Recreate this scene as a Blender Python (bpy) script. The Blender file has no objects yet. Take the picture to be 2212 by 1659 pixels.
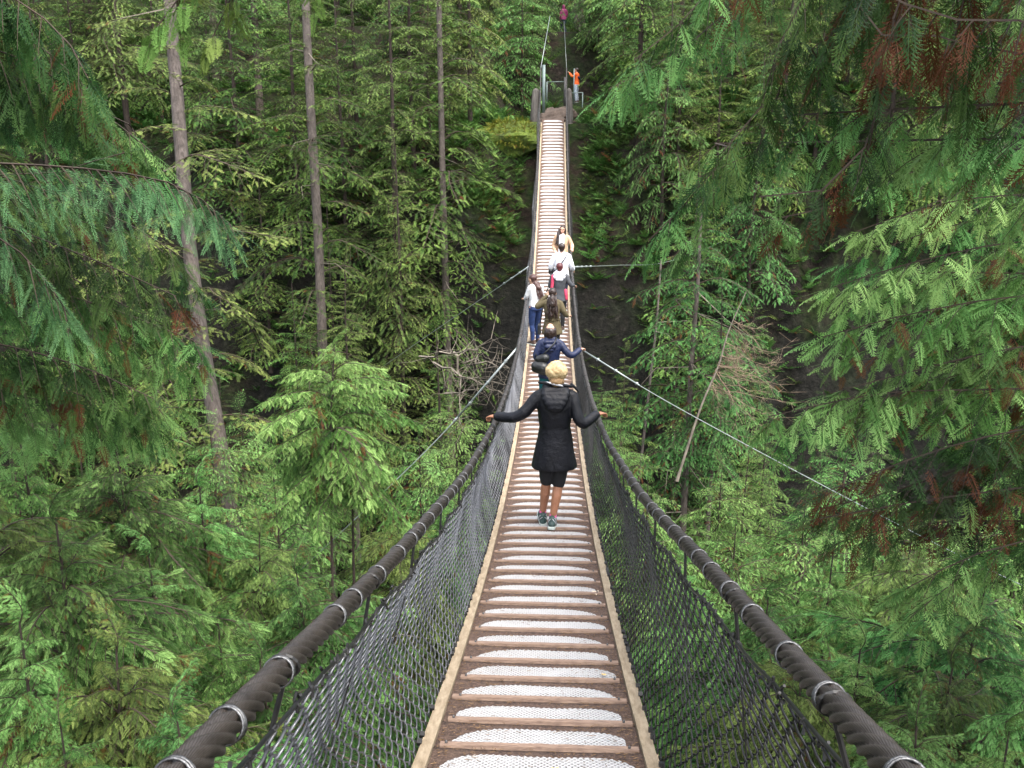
import bpy, math, random
import numpy as np
from mathutils import Vector, Matrix
R = math.radians
random.seed(7); RNG = np.random.default_rng(11)
scene = bpy.context.scene
C = scene.collection
# ------------------------------------------------------------------ camera
CAM = np.array([.044, 0., 0.]); PITCH = R(14); YAW = R(2.65); FD = 1884.
cam_d = bpy.data.cameras.new('camera'); cam = bpy.data.objects.new('camera', cam_d); C.objects.link(cam)
cam.location = CAM; cam.rotation_euler = (R(90) - PITCH, 0, YAW)
cam_d.sensor_width = 36; cam_d.lens = 36 * FD / 2212; cam_d.clip_start = .05; cam_d.clip_end = 600
scene.camera = cam
# ------------------------------------------------------------------ light
SUN_EL, SUN_AZ = R(64), R(140)          # azimuth measured clockwise from +Y (bridge direction)
w = bpy.data.worlds.new('World'); scene.world = w; w.use_nodes = True
wn = w.node_tree; bg = wn.nodes['Background']
sky = wn.nodes.new('ShaderNodeTexSky'); sky.sky_type = 'NISHITA'; sky.sun_disc = False
sky.sun_elevation = SUN_EL; sky.sun_rotation = SUN_AZ; sky.dust_density = 4; sky.air_density = 1.0; sky.ozone_density = .6
hsv = wn.nodes.new('ShaderNodeHueSaturation'); hsv.inputs['Saturation'].default_value = .45; hsv.inputs['Value'].default_value = .6; wn.links.new(sky.outputs[0], hsv.inputs['Color']); wn.links.new(hsv.outputs[0], bg.inputs[0])   # thin overcast; bg.inputs[1].default_value = .05
sl = bpy.data.lights.new('sun', 'SUN'); sun = bpy.data.objects.new('sun', sl); C.objects.link(sun)
sl.energy = 1.5; sl.angle = R(18); sl.color = (1, .95, .86)
sd = Vector((math.sin(SUN_AZ) * math.cos(SUN_EL), math.cos(SUN_AZ) * math.cos(SUN_EL), math.sin(SUN_EL)))
sun.rotation_euler = sd.to_track_quat('Z', 'Y').to_euler(); sun.location = (0, -5, 40)
vs = scene.view_settings; vs.view_transform = 'Standard'; vs.look = 'None'; vs.gamma = 1; vs.exposure = .28
scene.cycles.max_bounces = 4; scene.cycles.diffuse_bounces = 1; scene.cycles.glossy_bounces = 2
scene.cycles.transmission_bounces = 3; scene.cycles.transparent_max_bounces = 4; scene.cycles.use_denoising = True
scene.cycles.caustics_reflective = False; scene.cycles.caustics_refractive = False

# ------------------------------------------------------------------ helpers
FW = np.array([-math.sin(YAW) * math.cos(PITCH), math.cos(YAW) * math.cos(PITCH), -math.sin(PITCH)])
RT = np.array([math.cos(YAW), math.sin(YAW), 0.]); UP = np.cross(RT, FW)
def at(u, v, d): return CAM + d * (FW + RT * (u - 1106) / FD + UP * (829.5 - v) / FD)
def zd(y): return -1.5356 - .33813 * y + .01084 * y * y          # height of the sagging deck
def slope(y): return math.atan(-.33813 + .02168 * y)
def nrm(a):
    a = np.asarray(a, float); return a / (np.linalg.norm(a, axis=-1, keepdims=True) + 1e-12)

def tag(o, label=None, cat=None, group=None, kind=None):
    if label: o['label'] = label
    if cat: o['category'] = cat
    if group: o['group'] = group
    if kind: o['kind'] = kind
    return o
def empty(name, loc=(0, 0, 0), rz=0, label=None, cat=None, group=None):
    o = bpy.data.objects.new(name, None); C.objects.link(o); o.location = loc; o.rotation_euler = (0, 0, rz)
    o.empty_display_size = .2
    return tag(o, label, cat, group)
def link(name, me, parent=None, mat=None):
    o = bpy.data.objects.new(name, me); C.objects.link(o)
    if mat is not None and not len(me.materials):
        for m_ in (mat if isinstance(mat, (list, tuple)) else [mat]): me.materials.append(m_)
    if parent is not None: o.parent = parent
    return o
def copy_tree(o, parent=None):
    c = o.copy(); C.objects.link(c); c.parent = parent
    for ch in [x for x in KIDS.get(o.name, [])]: copy_tree(ch, c)
    return c
KIDS = {}

def tri_mesh(name, V, T, tint=None, dead=None, mi=None, smooth=False, quads=None, uv=None):
    """mesh from numpy vertices and triangles (and quads)"""
    me = bpy.data.meshes.new(name)
    V = np.ascontiguousarray(V, dtype=np.float32)
    T = np.zeros((0, 3), np.int32) if T is None else np.asarray(T, np.int32)
    Q = np.zeros((0, 4), np.int32) if quads is None else np.asarray(quads, np.int32)
    nt, nq = len(T), len(Q)
    me.vertices.add(len(V)); me.vertices.foreach_set('co', V.ravel())
    me.loops.add(nt * 3 + nq * 4)
    me.loops.foreach_set('vertex_index', np.concatenate([T.ravel(), Q.ravel()]).astype(np.int32))
    me.polygons.add(nt + nq)
    ls = np.concatenate([np.arange(nt) * 3, nt * 3 + np.arange(nq) * 4]).astype(np.int32)
    me.polygons.foreach_set('loop_start', ls)
    if mi is not None: me.polygons.foreach_set('material_index', np.asarray(mi, np.int32))
    me.polygons.foreach_set('use_smooth', np.full(nt + nq, bool(smooth)))
    for nm, arr in (('tint', tint), ('dead', dead)):
        if arr is not None:
            a = me.attributes.new(nm, 'FLOAT', 'POINT'); a.data.foreach_set('value', np.ascontiguousarray(arr, dtype=np.float32))
    if uv is not None:
        l = me.uv_layers.new(name='uv')
        li = np.concatenate([T.ravel(), Q.ravel()])
        l.data.foreach_set('uv', np.ascontiguousarray(uv[li], dtype=np.float32).ravel())
    me.update(calc_edges=True); me.validate()
    return me

class MB:
    """collects simple solids into one mesh"""
    def __init__(s): s.V = []; s.F = []; s.n = 0
    def add(s, V, F):
        s.V += [tuple(map(float, v)) for v in V]; s.F += [tuple(i + s.n for i in f) for f in F]; s.n += len(V)
    def box(s, c, d, rot=None, taper=1, jit=0):
        P = []
        for z in (-.5, .5):
            for y in (-.5, .5):
                for x in (-.5, .5):
                    k = taper if z > 0 else 1
                    P.append(Vector((x * d[0] * k + random.uniform(-jit, jit), y * d[1] * k + random.uniform(-jit, jit), z * d[2] + random.uniform(-jit, jit))))
        if rot is not None: P = [rot @ p for p in P]
        c = Vector(c)
        s.add([p + c for p in P], [(0, 2, 3, 1), (4, 5, 7, 6), (0, 1, 5, 4), (2, 6, 7, 3), (0, 4, 6, 2), (1, 3, 7, 5)])
    def tube(s, pts, rad, n=8, cap=True):
        pts = [np.asarray(p, float) for p in pts]; N = len(pts)
        if not hasattr(rad, '__len__'): rad = [rad] * N
        t = nrm(pts[1] - pts[0]); a = np.cross(t, [0, 0, 1.])
        if np.linalg.norm(a) < .1: a = np.cross(t, [1., 0, 0])
        a = nrm(a); V = []
        for i in range(N):
            t = nrm(pts[min(i + 1, N - 1)] - pts[max(i - 1, 0)])
            a = nrm(a - t * (a @ t)); b = np.cross(t, a)
            for k in range(n):
                th = 2 * math.pi * k / n
                V.append(pts[i] + rad[i] * (a * math.cos(th) + b * math.sin(th)))
        F = [(i * n + k, i * n + (k + 1) % n, (i + 1) * n + (k + 1) % n, (i + 1) * n + k) for i in range(N - 1) for k in range(n)]
        if cap: F += [tuple(range(n - 1, -1, -1)), tuple(range((N - 1) * n, N * n))]
        s.add(V, F)
    def ball(s, c, r, n=10, m=7):
        if not hasattr(r, '__len__'): r = (r, r, r)
        V = [(c[0], c[1], c[2] - r[2])]
        for i in range(1, m):
            ph = math.pi * i / m - math.pi / 2
            for k in range(n):
                th = 2 * math.pi * k / n
                V.append((c[0] + r[0] * math.cos(ph) * math.cos(th), c[1] + r[1] * math.cos(ph) * math.sin(th), c[2] + r[2] * math.sin(ph)))
        V.append((c[0], c[1], c[2] + r[2])); F = []
        for k in range(n):
            F.append((0, 1 + (k + 1) % n, 1 + k))
            F.append((len(V) - 1, 1 + (m - 2) * n + k, 1 + (m - 2) * n + (k + 1) % n))
        for i in range(m - 2):
            for k in range(n): F.append((1 + i * n + k, 1 + i * n + (k + 1) % n, 1 + (i + 1) * n + (k + 1) % n, 1 + (i + 1) * n + k))
        s.add(V, F)
    def cap(s, p0, r0, p1, r1, n=12):
        p0 = np.asarray(p0, float); p1 = np.asarray(p1, float); t = p1 - p0
        if np.linalg.norm(t) < 1e-6: t = np.array([0, 0, 1e-4]); p1 = p0 + t
        t = nrm(t); a = np.cross(t, [0, 0, 1.])
        if np.linalg.norm(a) < .1: a = np.cross(t, [1., 0, 0])
        a = nrm(a); b = np.cross(t, a); V = [p0 - t * r0]; rings = 0
        for (p, r, phs) in ((p0, r0, (-60, -30, 0)), (p1, r1, (0, 30, 60))):
            for ph in phs:
                ph = R(ph); rings += 1
                for k in range(n):
                    th = 2 * math.pi * k / n
                    V.append(p + t * r * math.sin(ph) + r * math.cos(ph) * (a * math.cos(th) + b * math.sin(th)))
        V.append(p1 + t * r1); L = len(V) - 1; F = []
        for k in range(n):
            F.append((0, 1 + (k + 1) % n, 1 + k)); F.append((L, 1 + (rings - 1) * n + k, 1 + (rings - 1) * n + (k + 1) % n))
        for i in range(rings - 1):
            for k in range(n): F.append((1 + i * n + k, 1 + i * n + (k + 1) % n, 1 + (i + 1) * n + (k + 1) % n, 1 + (i + 1) * n + k))
        s.add(V, F)
    def chain(s, pts, rads, n=12):
        for i in range(len(pts) - 1): s.cap(pts[i], rads[i], pts[i + 1], rads[i + 1], n)
    def loft(s, rings, n=28, p=2.3):
        """rings: (cx, cy, cz, rx, ry) closed vertical loft of superellipses"""
        V = []
        for (cx, cy, cz, rx, ry) in rings:
            for k in range(n):
                th = 2 * math.pi * k / n; c_, s_ = math.cos(th), math.sin(th)
                q = (abs(c_) ** p + abs(s_) ** p) ** (-1 / p)
                V.append((cx + rx * q * c_, cy + ry * q * s_, cz))
        N = len(rings); F = [(i * n + k, i * n + (k + 1) % n, (i + 1) * n + (k + 1) % n, (i + 1) * n + k) for i in range(N - 1) for k in range(n)]
        F += [tuple(range(n - 1, -1, -1)), tuple(range((N - 1) * n, N * n))]
        s.add(V, F)
    def mesh(s, name, smooth=False):
        me = bpy.data.meshes.new(name); me.from_pydata(s.V, [], s.F)
        if smooth: me.polygons.foreach_set('use_smooth', [True] * len(me.polygons))
        me.update(); return me
    def build(s, name, mat, parent=None, smooth=False): return link(name, s.mesh(name, smooth), parent, mat)
    def blob(s, name, mat, parent, voxel=.01, smooth=6, disp=0, dfreq=9, seed=0, open_z=None):
        """one continuous skin over all solids"""
        me = s.mesh(name + '_src'); o = bpy.data.objects.new(name + '_src', me); C.objects.link(o)
        md = o.modifiers.new('r', 'REMESH'); md.mode = 'VOXEL'; md.voxel_size = voxel; md.use_smooth_shade = True
        if smooth:
            ms = o.modifiers.new('s', 'SMOOTH'); ms.factor = .5; ms.iterations = smooth
        dg = bpy.context.evaluated_depsgraph_get(); dg.update()
        me2 = bpy.data.meshes.new_from_object(o.evaluated_get(dg)); me2.name = name
        bpy.data.objects.remove(o); bpy.data.meshes.remove(me)
        if disp:
            n = len(me2.vertices); co = np.empty(n * 3, np.float32); me2.vertices.foreach_get('co', co); co = co.reshape(-1, 3)
            no = np.empty(n * 3, np.float32); me2.vertices.foreach_get('normal', no); no = no.reshape(-1, 3)
            rg = np.random.default_rng(seed + 5); d = np.zeros(n)
            for k in range(9):
                f = rg.normal(0, 1, 3) * dfreq * (1 + k * .35); f[2] *= .55
                d += np.abs(np.sin(co @ f + rg.uniform(0, 6))) / (1 + k * .35)
            co = co + no * ((d / 5 - .6) * disp)[:, None]
            me2.vertices.foreach_set('co', co.astype(np.float32).ravel())
        me2.polygons.foreach_set('use_smooth', [True] * len(me2.polygons)); me2.update()
        return link(name, me2, parent, mat)

# ------------------------------------------------------------------ materials
def newmat(name):
    m = bpy.data.materials.new(name); m.use_nodes = True
    nt = m.node_tree; b = nt.nodes['Principled BSDF']; return m, nt, b
def nd(nt, typ, **kw):
    n = nt.nodes.new(typ)
    for k, v in kw.items():
        if k.startswith('i_'): n.inputs[k[2:].replace('_', ' ')].default_value = v
        else: setattr(n, k, v)
    return n
def ramp(nt, fac, stops):
    r = nt.nodes.new('ShaderNodeValToRGB'); e = r.color_ramp.elements
    while len(e) > 1: e.remove(e[0])
    e[0].position, e[0].color = stops[0][0], (*stops[0][1], 1)
    for p, c in stops[1:]:
        x = e.new(p); x.color = (*c, 1)
    nt.links.new(fac, r.inputs[0]); return r.outputs[0]
def noise(nt, scale, detail=4, rough=.6, co=None, dist=0):
    n = nd(nt, 'ShaderNodeTexNoise'); n.inputs['Scale'].default_value = scale; n.inputs['Detail'].default_value = detail
    n.inputs['Roughness'].default_value = rough; n.inputs['Distortion'].default_value = dist
    if co is not None: nt.links.new(co, n.inputs['Vector'])
    return n.outputs['Fac']
def coord(nt, which='Object', scale=None):
    c = nt.nodes.new('ShaderNodeTexCoord').outputs[which]
    if scale:
        m = nt.nodes.new('ShaderNodeMapping'); m.inputs['Scale'].default_value = scale; nt.links.new(c, m.inputs[0]); c = m.outputs[0]
    return c
def bump(nt, b, h, strength=.4, dist=.02):
    n = nt.nodes.new('ShaderNodeBump'); n.inputs['Strength'].default_value = strength; n.inputs['Distance'].default_value = dist
    nt.links.new(h, n.inputs['Height']); nt.links.new(n.outputs[0], b.inputs['Normal'])
def simple(name, c1, c2, scale=8, rough=.7, bmp=.3, bd=.01, metal=0, stretch=None, detail=5, spec=.5, coordsys='Object'):
    m, nt, b = newmat(name); co = coord(nt, coordsys, stretch)
    n = noise(nt, scale, detail, .65, co)
    nt.links.new(ramp(nt, n, [(.3, c1), (.7, c2)]), b.inputs['Base Color'])
    b.inputs['Roughness'].default_value = rough; b.inputs['Metallic'].default_value = metal
    b.inputs['Specular IOR Level'].default_value = spec
    if bmp: bump(nt, b, noise(nt, scale * 2.5, 6, .7, co), bmp, bd)
    return m
def math_(nt, op, a, b=None):
    n = nt.nodes.new('ShaderNodeMath'); n.operation = op
    for i, x in enumerate((a, b)):
        if x is None: continue
        if isinstance(x, (int, float)): n.inputs[i].default_value = x
        else: nt.links.new(x, n.inputs[i])
    return n.outputs[0]
def mixc(nt, f, a, b):
    n = nt.nodes.new('ShaderNodeMix'); n.data_type = 'RGBA'
    if isinstance(f, (int, float)): n.inputs[0].default_value = f
    else: nt.links.new(f, n.inputs[0])
    for i, x in ((6, a), (7, b)):
        if isinstance(x, tuple): n.inputs[i].default_value = (*x, 1)
        else: nt.links.new(x, n.inputs[i])
    return n.outputs[2]

def foliage(name, dark, mid, light, brown=(.10, .035, .012), rough=.5, trans=.17, hue=.0, yellow=0.):
    m, nt, b = newmat(name)
    a = nd(nt, 'ShaderNodeAttribute', attribute_name='tint'); d = nd(nt, 'ShaderNodeAttribute', attribute_name='dead')
    oi = nt.nodes.new('ShaderNodeObjectInfo'); geo = nt.nodes.new('ShaderNodeNewGeometry')
    n = noise(nt, .55, 2, .5, geo.outputs['Position'])
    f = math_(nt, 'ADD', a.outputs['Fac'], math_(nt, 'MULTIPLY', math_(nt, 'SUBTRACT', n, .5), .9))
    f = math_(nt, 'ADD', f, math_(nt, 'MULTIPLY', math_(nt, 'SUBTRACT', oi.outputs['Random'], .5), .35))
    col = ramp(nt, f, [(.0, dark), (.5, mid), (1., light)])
    hs = nt.nodes.new('ShaderNodeHueSaturation'); nt.links.new(col, hs.inputs['Color'])
    wn_ = nt.nodes.new('ShaderNodeTexWhiteNoise'); wn_.noise_dimensions = '1D'; nt.links.new(oi.outputs['Random'], wn_.inputs['W'])
    nt.links.new(math_(nt, 'ADD', math_(nt, 'MULTIPLY', wn_.outputs['Value'], .05), .475 + hue), hs.inputs['Hue'])
    hs.inputs['Saturation'].default_value = 1.0
    col = mixc(nt, d.outputs['Fac'], hs.outputs[0], brown)
    b.inputs['Roughness'].default_value = rough; b.inputs['Specular IOR Level'].default_value = .12
    nt.links.new(col, b.inputs['Base Color'])
    tr = nt.nodes.new('ShaderNodeBsdfTranslucent'); nt.links.new(mixc(nt, .35, col, light), tr.inputs[0])
    mx = nt.nodes.new('ShaderNodeMixShader'); mx.inputs[0].default_value = trans
    nt.links.new(b.outputs[0], mx.inputs[1]); nt.links.new(tr.outputs[0], mx.inputs[2])
    nt.links.new(mx.outputs[0], nt.nodes['Material Output'].inputs[0]); return m
M = {}
M['cedar'] = foliage('cedar_leaf', (.006, .020, .005), (.034, .100, .021), (.19, .37, .105))
M['bright'] = foliage('cedar_leaf_young', (.008, .032, .008), (.055, .160, .028), (.27, .48, .14))
M['hemlock'] = foliage('hemlock_leaf', (.007, .021, .006), (.040, .098, .018), (.20, .33, .075))
M['olive'] = foliage('hemlock_leaf_olive', (.011, .022, .007), (.056, .098, .023), (.22, .31, .08))
M['fir'] = foliage('fir_needle', (.009, .034, .014), (.034, .105, .038), (.15, .31, .125), rough=.45)
M['shade'] = foliage('shaded_cedar_leaf', (.006, .016, .005), (.019, .050, .012), (.070, .14, .034), brown=(.085, .028, .012))  # cedar leaf darkened, the shade on the hanging boughs put into its colour
M['fern'] = foliage('fern_leaf', (.010, .030, .007), (.036, .095, .018), (.11, .22, .05))
M['mossleaf'] = foliage('moss_leaf', (.03, .04, .006), (.10, .13, .014), (.22, .25, .04))
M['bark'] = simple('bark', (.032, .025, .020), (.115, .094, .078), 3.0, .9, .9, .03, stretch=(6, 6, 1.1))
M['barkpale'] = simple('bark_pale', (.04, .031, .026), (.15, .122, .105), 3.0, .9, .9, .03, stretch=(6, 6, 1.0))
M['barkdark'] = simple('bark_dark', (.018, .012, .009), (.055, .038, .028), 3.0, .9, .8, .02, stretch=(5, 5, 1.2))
M['twig'] = simple('twig', (.018, .011, .007), (.060, .040, .025), 5, .85, .2)
M['deadwood'] = simple('dead_wood', (.075, .062, .048), (.21, .18, .14), 4, .9, .4, .01, stretch=(4, 4, 1))
M['deadtwig'] = simple('dead_twig', (.11, .078, .05), (.27, .20, .135), 6, .9, .2)
# ------------------------------------------------------------------ foliage generators
def _kites(base, dirn, L, wd, zoff=0):
    """base (n,2or3), dirn (n,3) unit, L (n,), wd (n,) -> verts, tris"""
    base = np.asarray(base, float); dirn = nrm(dirn); n = len(base)
    side = nrm(np.cross(np.tile([0, 0, 1.], (n, 1)), dirn))
    L = np.asarray(L)[:, None]; wd = np.asarray(wd)[:, None]
    m = base + dirn * L * .42
    V = np.stack([base, m + side * wd, base + dirn * L, m - side * wd], 1)
    V[:, 1, 2] -= wd[:, 0] * .25; V[:, 3, 2] -= wd[:, 0] * .25
    T = np.arange(n)[:, None, None] * 4 + np.array([[0, 2, 1], [0, 3, 2]])[None]
    return V.reshape(-1, 3), T.reshape(-1, 3)

def spray_template(kind, lod, rg):
    """flat leaf spray of unit length along +X; returns V,T,tint"""
    B, D, L, Wd, Tn = [], [], [], [], []
    def k(b, d, l, w_, t): B.append(b); D.append(d); L.append(l); Wd.append(w_); Tn.append(t)
    if kind == 'cedar':
        N = {0: 13, 1: 10, 2: 8, 3: 6}[lod]; ww = {0: .014, 1: .020, 2: .024, 3: .032}[lod]; sub = {0: 2, 1: 0, 2: 0, 3: 0}[lod]
        k((0, 0, 0), (1, 0, 0), 1.0, ww * .8, .4)
        for i in range(N):
            t = .08 + .84 * i / (N - 1); pl = (.29 if lod == 0 else .27) * math.sin(math.pi * min(1, t * .74 + .26)) ** .8 * (1 - .25 * t) + .04
            for s in (-1, 1):
                tt = t + (.03 if s > 0 else 0); an = R(50 - 20 * t + rg.uniform(-6, 6)); l = pl * rg.uniform(.7, 1.15)
                z0 = -.22 * tt * tt; d = np.array([math.cos(an), s * math.sin(an), -.22 - .25 * rg.random()])
                k((tt, 0, z0), d, l, ww * (1.0 if sub else 1.25), .35 + .3 * t)
                for j in range(sub):
                    q = (.35, .62)[j]; s2 = 1 if j % 2 else -1
                    a2 = an + s2 * R(30); b = np.array([tt, 0, z0]) + nrm(d) * l * q
                    k(b, np.array([math.cos(a2), s * math.sin(a2), -.35]), l * .40, ww * .8, .55)
    elif kind == 'fir':
        N = {0: 26, 1: 20, 2: 10, 3: 5}[lod]; ww = {0: .0065, 1: .015, 2: .03, 3: .06}[lod]
        k((0, 0, 0), (1, 0, 0), 1.0, ww, .2)
        for i in range(N):
            t = .03 + .95 * i / (N - 1)
            for s in (-1, 1):
                an = R(62 - 25 * t + rg.uniform(-9, 9)); l = .15 * (1.1 - .55 * t) * rg.uniform(.8, 1.15)
                k((t, 0, -.10 * t * t), (math.cos(an), s * math.sin(an), .25 + rg.uniform(-.3, .3)), l, ww, .35 + .45 * t)
    elif kind == 'hem':
        N = {0: 14, 1: 9, 2: 8, 3: 6}[lod]; ww = {0: .014, 1: .022, 2: .022, 3: .030}[lod]
        k((0, 0, 0), (1, 0, -.1), 1.0, ww, .35)
        for i in range(N):
            t = .08 + .84 * i / (N - 1); pl = (.36 if lod < 2 else .27) * (1 - t) ** .6 + .07
            for s in (-1, 1):
                an = R(50 + rg.uniform(-10, 10)); l = pl * rg.uniform(.75, 1.15)
                d = np.array([math.cos(an), s * math.sin(an), -.12 + rg.uniform(-.12, .1)])
                k((t, 0, -.15 * t * t), d, l, ww * 1.3, .35 + .35 * t)
                if lod < 2:
                    for q in (.35, .65):
                        for s2 in (-1, 1):
                            a2 = an + s2 * R(45); b = np.array([t, 0, -.15 * t * t]) + nrm(d) * l * q
                            k(b, (math.cos(a2), s * math.sin(a2), -.15), l * .38, ww, .6)
    V, T = _kites(B, D, L, Wd)
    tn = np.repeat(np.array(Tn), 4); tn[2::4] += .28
    return V, T, tn
TPL = {}
def tpl(kind, lod):
    if (kind, lod) not in TPL:
        rg = np.random.default_rng(3); TPL[(kind, lod)] = [spray_template(kind, lod, rg) for _ in range(3)]
    return TPL[(kind, lod)]

def spawn(kind, lod, O, X, Z, S, tint, dead, rg):
    """place sprays: O origin, X direction, Z up, S scale"""
    X = nrm(X); Z = nrm(Z - X * (Z * X).sum(1, keepdims=True)); Y = np.cross(Z, X)
    out = []; grp = rg.integers(0, 3, len(O))
    for g in range(3):
        ii = np.where(grp == g)[0]
        if not len(ii): continue
        V, T, tn = tpl(kind, lod)[g]
        wv = rg.uniform(.8, 1.25, len(ii))[:, None]
        P = O[ii, None, :] + S[ii, None, None] * (V[None, :, 0, None] * X[ii, None, :] + (V[None, :, 1] * wv)[..., None] * Y[ii, None, :] + V[None, :, 2, None] * Z[ii, None, :])
        n = len(V); TT = T[None] + (np.arange(len(ii)) * n)[:, None, None]
        tt = tint[ii, None] + tn[None] - .5; dd = np.repeat(dead[ii], n)
        out.append((P.reshape(-1, 3), TT.reshape(-1, 3), tt.ravel(), dd))
    return out
def merge(parts):
    V, T, tn, dd, mi = [], [], [], [], []; n = 0
    for p in parts:
        V.append(p[0]); T.append(p[1] + n); tn.append(p[2]); dd.append(p[3]); n += len(p[0])
        mi.append(p[4] if len(p) > 4 else np.zeros(len(p[1]), np.int32))
    return [np.concatenate(V), np.concatenate(T), np.concatenate(tn), np.concatenate(dd), np.concatenate(mi)]
def sticks(P0, P1, r0, r1):
    """three sided tapering twigs, material 1"""
    d = nrm(P1 - P0); a = np.cross(d, np.tile([.1, .2, 1.], (len(P0), 1))); a = nrm(a); b = np.cross(d, a); V = []
    for k in range(3):
        o = a * math.cos(k * 2.094) + b * math.sin(k * 2.094); V.append(P0 + o * r0[:, None])
    for k in range(3):
        o = a * math.cos(k * 2.094) + b * math.sin(k * 2.094); V.append(P1 + o * r1[:, None])
    V = np.stack(V, 1).reshape(-1, 3)
    f = np.array([[0, 1, 4], [0, 4, 3], [1, 2, 5], [1, 5, 4], [2, 0, 3], [2, 3, 5]])
    T = (np.arange(len(P0)) * 6)[:, None, None] + f[None]
    return (V, T.reshape(-1, 3), np.full(len(V), .3), np.zeros(len(V)), np.ones(len(P0) * 6, np.int32))

def catmull(pts, n):
    pts = np.asarray(pts, float); k = len(pts)
    s = np.concatenate([[0], np.cumsum(np.linalg.norm(np.diff(pts, axis=0), axis=1))]); s /= s[-1]
    t = np.linspace(0, 1, n); ext = np.vstack([2 * pts[0] - pts[1], pts, 2 * pts[-1] - pts[-2]]); out = []
    for x in t:
        i = min(int(np.searchsorted(s, x, side='right') - 1), k - 2); u = (x - s[i]) / (s[i + 1] - s[i] + 1e-9)
        p0, p1, p2, p3 = ext[i], ext[i + 1], ext[i + 2], ext[i + 3]
        out.append(.5 * ((2 * p1) + (-p0 + p2) * u + (2 * p0 - 5 * p1 + 4 * p2 - p3) * u * u + (-p0 + 3 * p1 - 3 * p2 + p3) * u ** 3))
    return np.array(out)

def bough(path, sec=.9, nsec=16, spray=.3, kind='cedar', lod=1, droop=.5, rg=None, thick=.02, deadf=.02, dens=1., start=.1, tintj=.12, hang=0., bald=0., ang=(42, 66)):
    """a limb along path with side shoots carrying sprays"""
    A = catmull(path, 25); seg = np.linalg.norm(np.diff(A, axis=0), axis=1); L = seg.sum(); parts = []
    s = np.concatenate([[0], np.cumsum(seg)]) / L
    r = thick * (1 - .85 * s) + .002
    parts.append(sticks(A[:-1], A[1:], r[:-1], r[1:]))
    O, X, Z, S, TN, DD = [], [], [], [], [], []; P0, P1, R0, R1 = [], [], [], []
    for i in range(nsec):
        if rg.random() < bald: continue
        t = start + (1 - start) * (i + rg.uniform(.0, .8)) / nsec
        p = np.array([np.interp(t, s, A[:, j]) for j in range(3)])
        q = np.array([np.interp(min(1, t + .04), s, A[:, j]) for j in range(3)])
        q0 = np.array([np.interp(t - .04, s, A[:, j]) for j in range(3)]); tan = nrm(q - q0)
        sd = nrm(np.cross(tan, [0, 0, 1.])) * (1 if i % 2 else -1)
        if np.linalg.norm(np.cross(tan, [0, 0, 1.])) < .2: sd = nrm(rg.normal(0, 1, 3) * [1, 1, 0])
        an = R(rg.uniform(*ang)); d = tan * math.cos(an) + sd * math.sin(an); d[2] -= hang * rg.uniform(.5, 1.3); d = nrm(d)
        ln = sec * ((1 - t) ** .75 * .95 + .16) * min(1, .55 + t * 3) * rg.uniform(.7, 1.2)
        m = max(2, int(round(ln / (spray * .42) * dens))); pd = rg.random() < deadf; tb = rg.normal(0, tintj)
        prev = p
        for j in range(m + 1):
            u = (j + .25) / (m + .25); pt = p + d * ln * u + np.array([0, 0, -droop * ln * u * u * .8])
            dir2 = nrm(d + np.array([0, 0, -droop * 1.6 * u]))
            P0.append(prev); P1.append(pt); R0.append(.006 * (1 - u * .7) * (thick / .02) + .001); R1.append(.005 * (1 - u * .8) * (thick / .02) + .0008); prev = pt
            sp = nrm(np.cross(dir2, [0, 0, 1.]))
            if j == m: vs_ = [dir2]
            else: vs_ = [dir2 * .72 + sp * .7 * (1 if j % 2 else -1)]
            if lod < 2 and j < m and rg.random() < .5: vs_.append(dir2 * .7 - sp * .7 * (1 if j % 2 else -1))
            for v in vs_:
                v = nrm(v + rg.normal(0, .13, 3)); v[2] -= droop * rg.uniform(.1, .5) + hang * .4
                O.append(pt if j < m else prev - dir2 * .02); X.append(v); Z.append(np.array([0, 0, 1.]) + rg.normal(0, .30, 3) + sp * 0)
                S.append(spray * rg.uniform(.7, 1.25) * (1 - .25 * u)); TN.append(.40 + tb + rg.normal(0, .17) + .22 * t)
                DD.append(1. if (pd or rg.random() < deadf * .6) else 0.)
    O.append(A[-1]); X.append(A[-1] - A[-3]); Z.append(np.array([0, 0, 1.])); S.append(spray * 1.1); TN.append(.6); DD.append(0.)
    O, X, Z, S, TN, DD = map(np.array, (O, X, Z, S, TN, DD))
    parts += spawn(kind, lod, O, X, Z, S, TN, DD, rg)
    parts.append(sticks(np.array(P0), np.array(P1), np.array(R0), np.array(R1)))
    return merge(parts)

def lib(kind, lod, L, sec, nsec, spray, droop, n, rise=.10, fall=.35, seed=1, deadf=.01, dens=1., hang=0., bald=0.):
    rg = np.random.default_rng(seed); out = []
    for i in range(n):
        a = rise * rg.uniform(.4, 1.5); f = fall * rg.uniform(.6, 1.3); w_ = rg.normal(0, .05, 4)
        path = [(0, 0, 0), (.3 * L, w_[0] * L, a * L * .8), (.65 * L, w_[1] * L, (a - f * .35) * L), (L, w_[2] * L, (a - f) * L)]
        out.append(bough(path, sec, nsec, spray, kind, lod, droop, rg, thick=.009 * L, deadf=deadf, dens=dens, hang=hang, bald=bald, start=.04))
    return out

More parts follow.
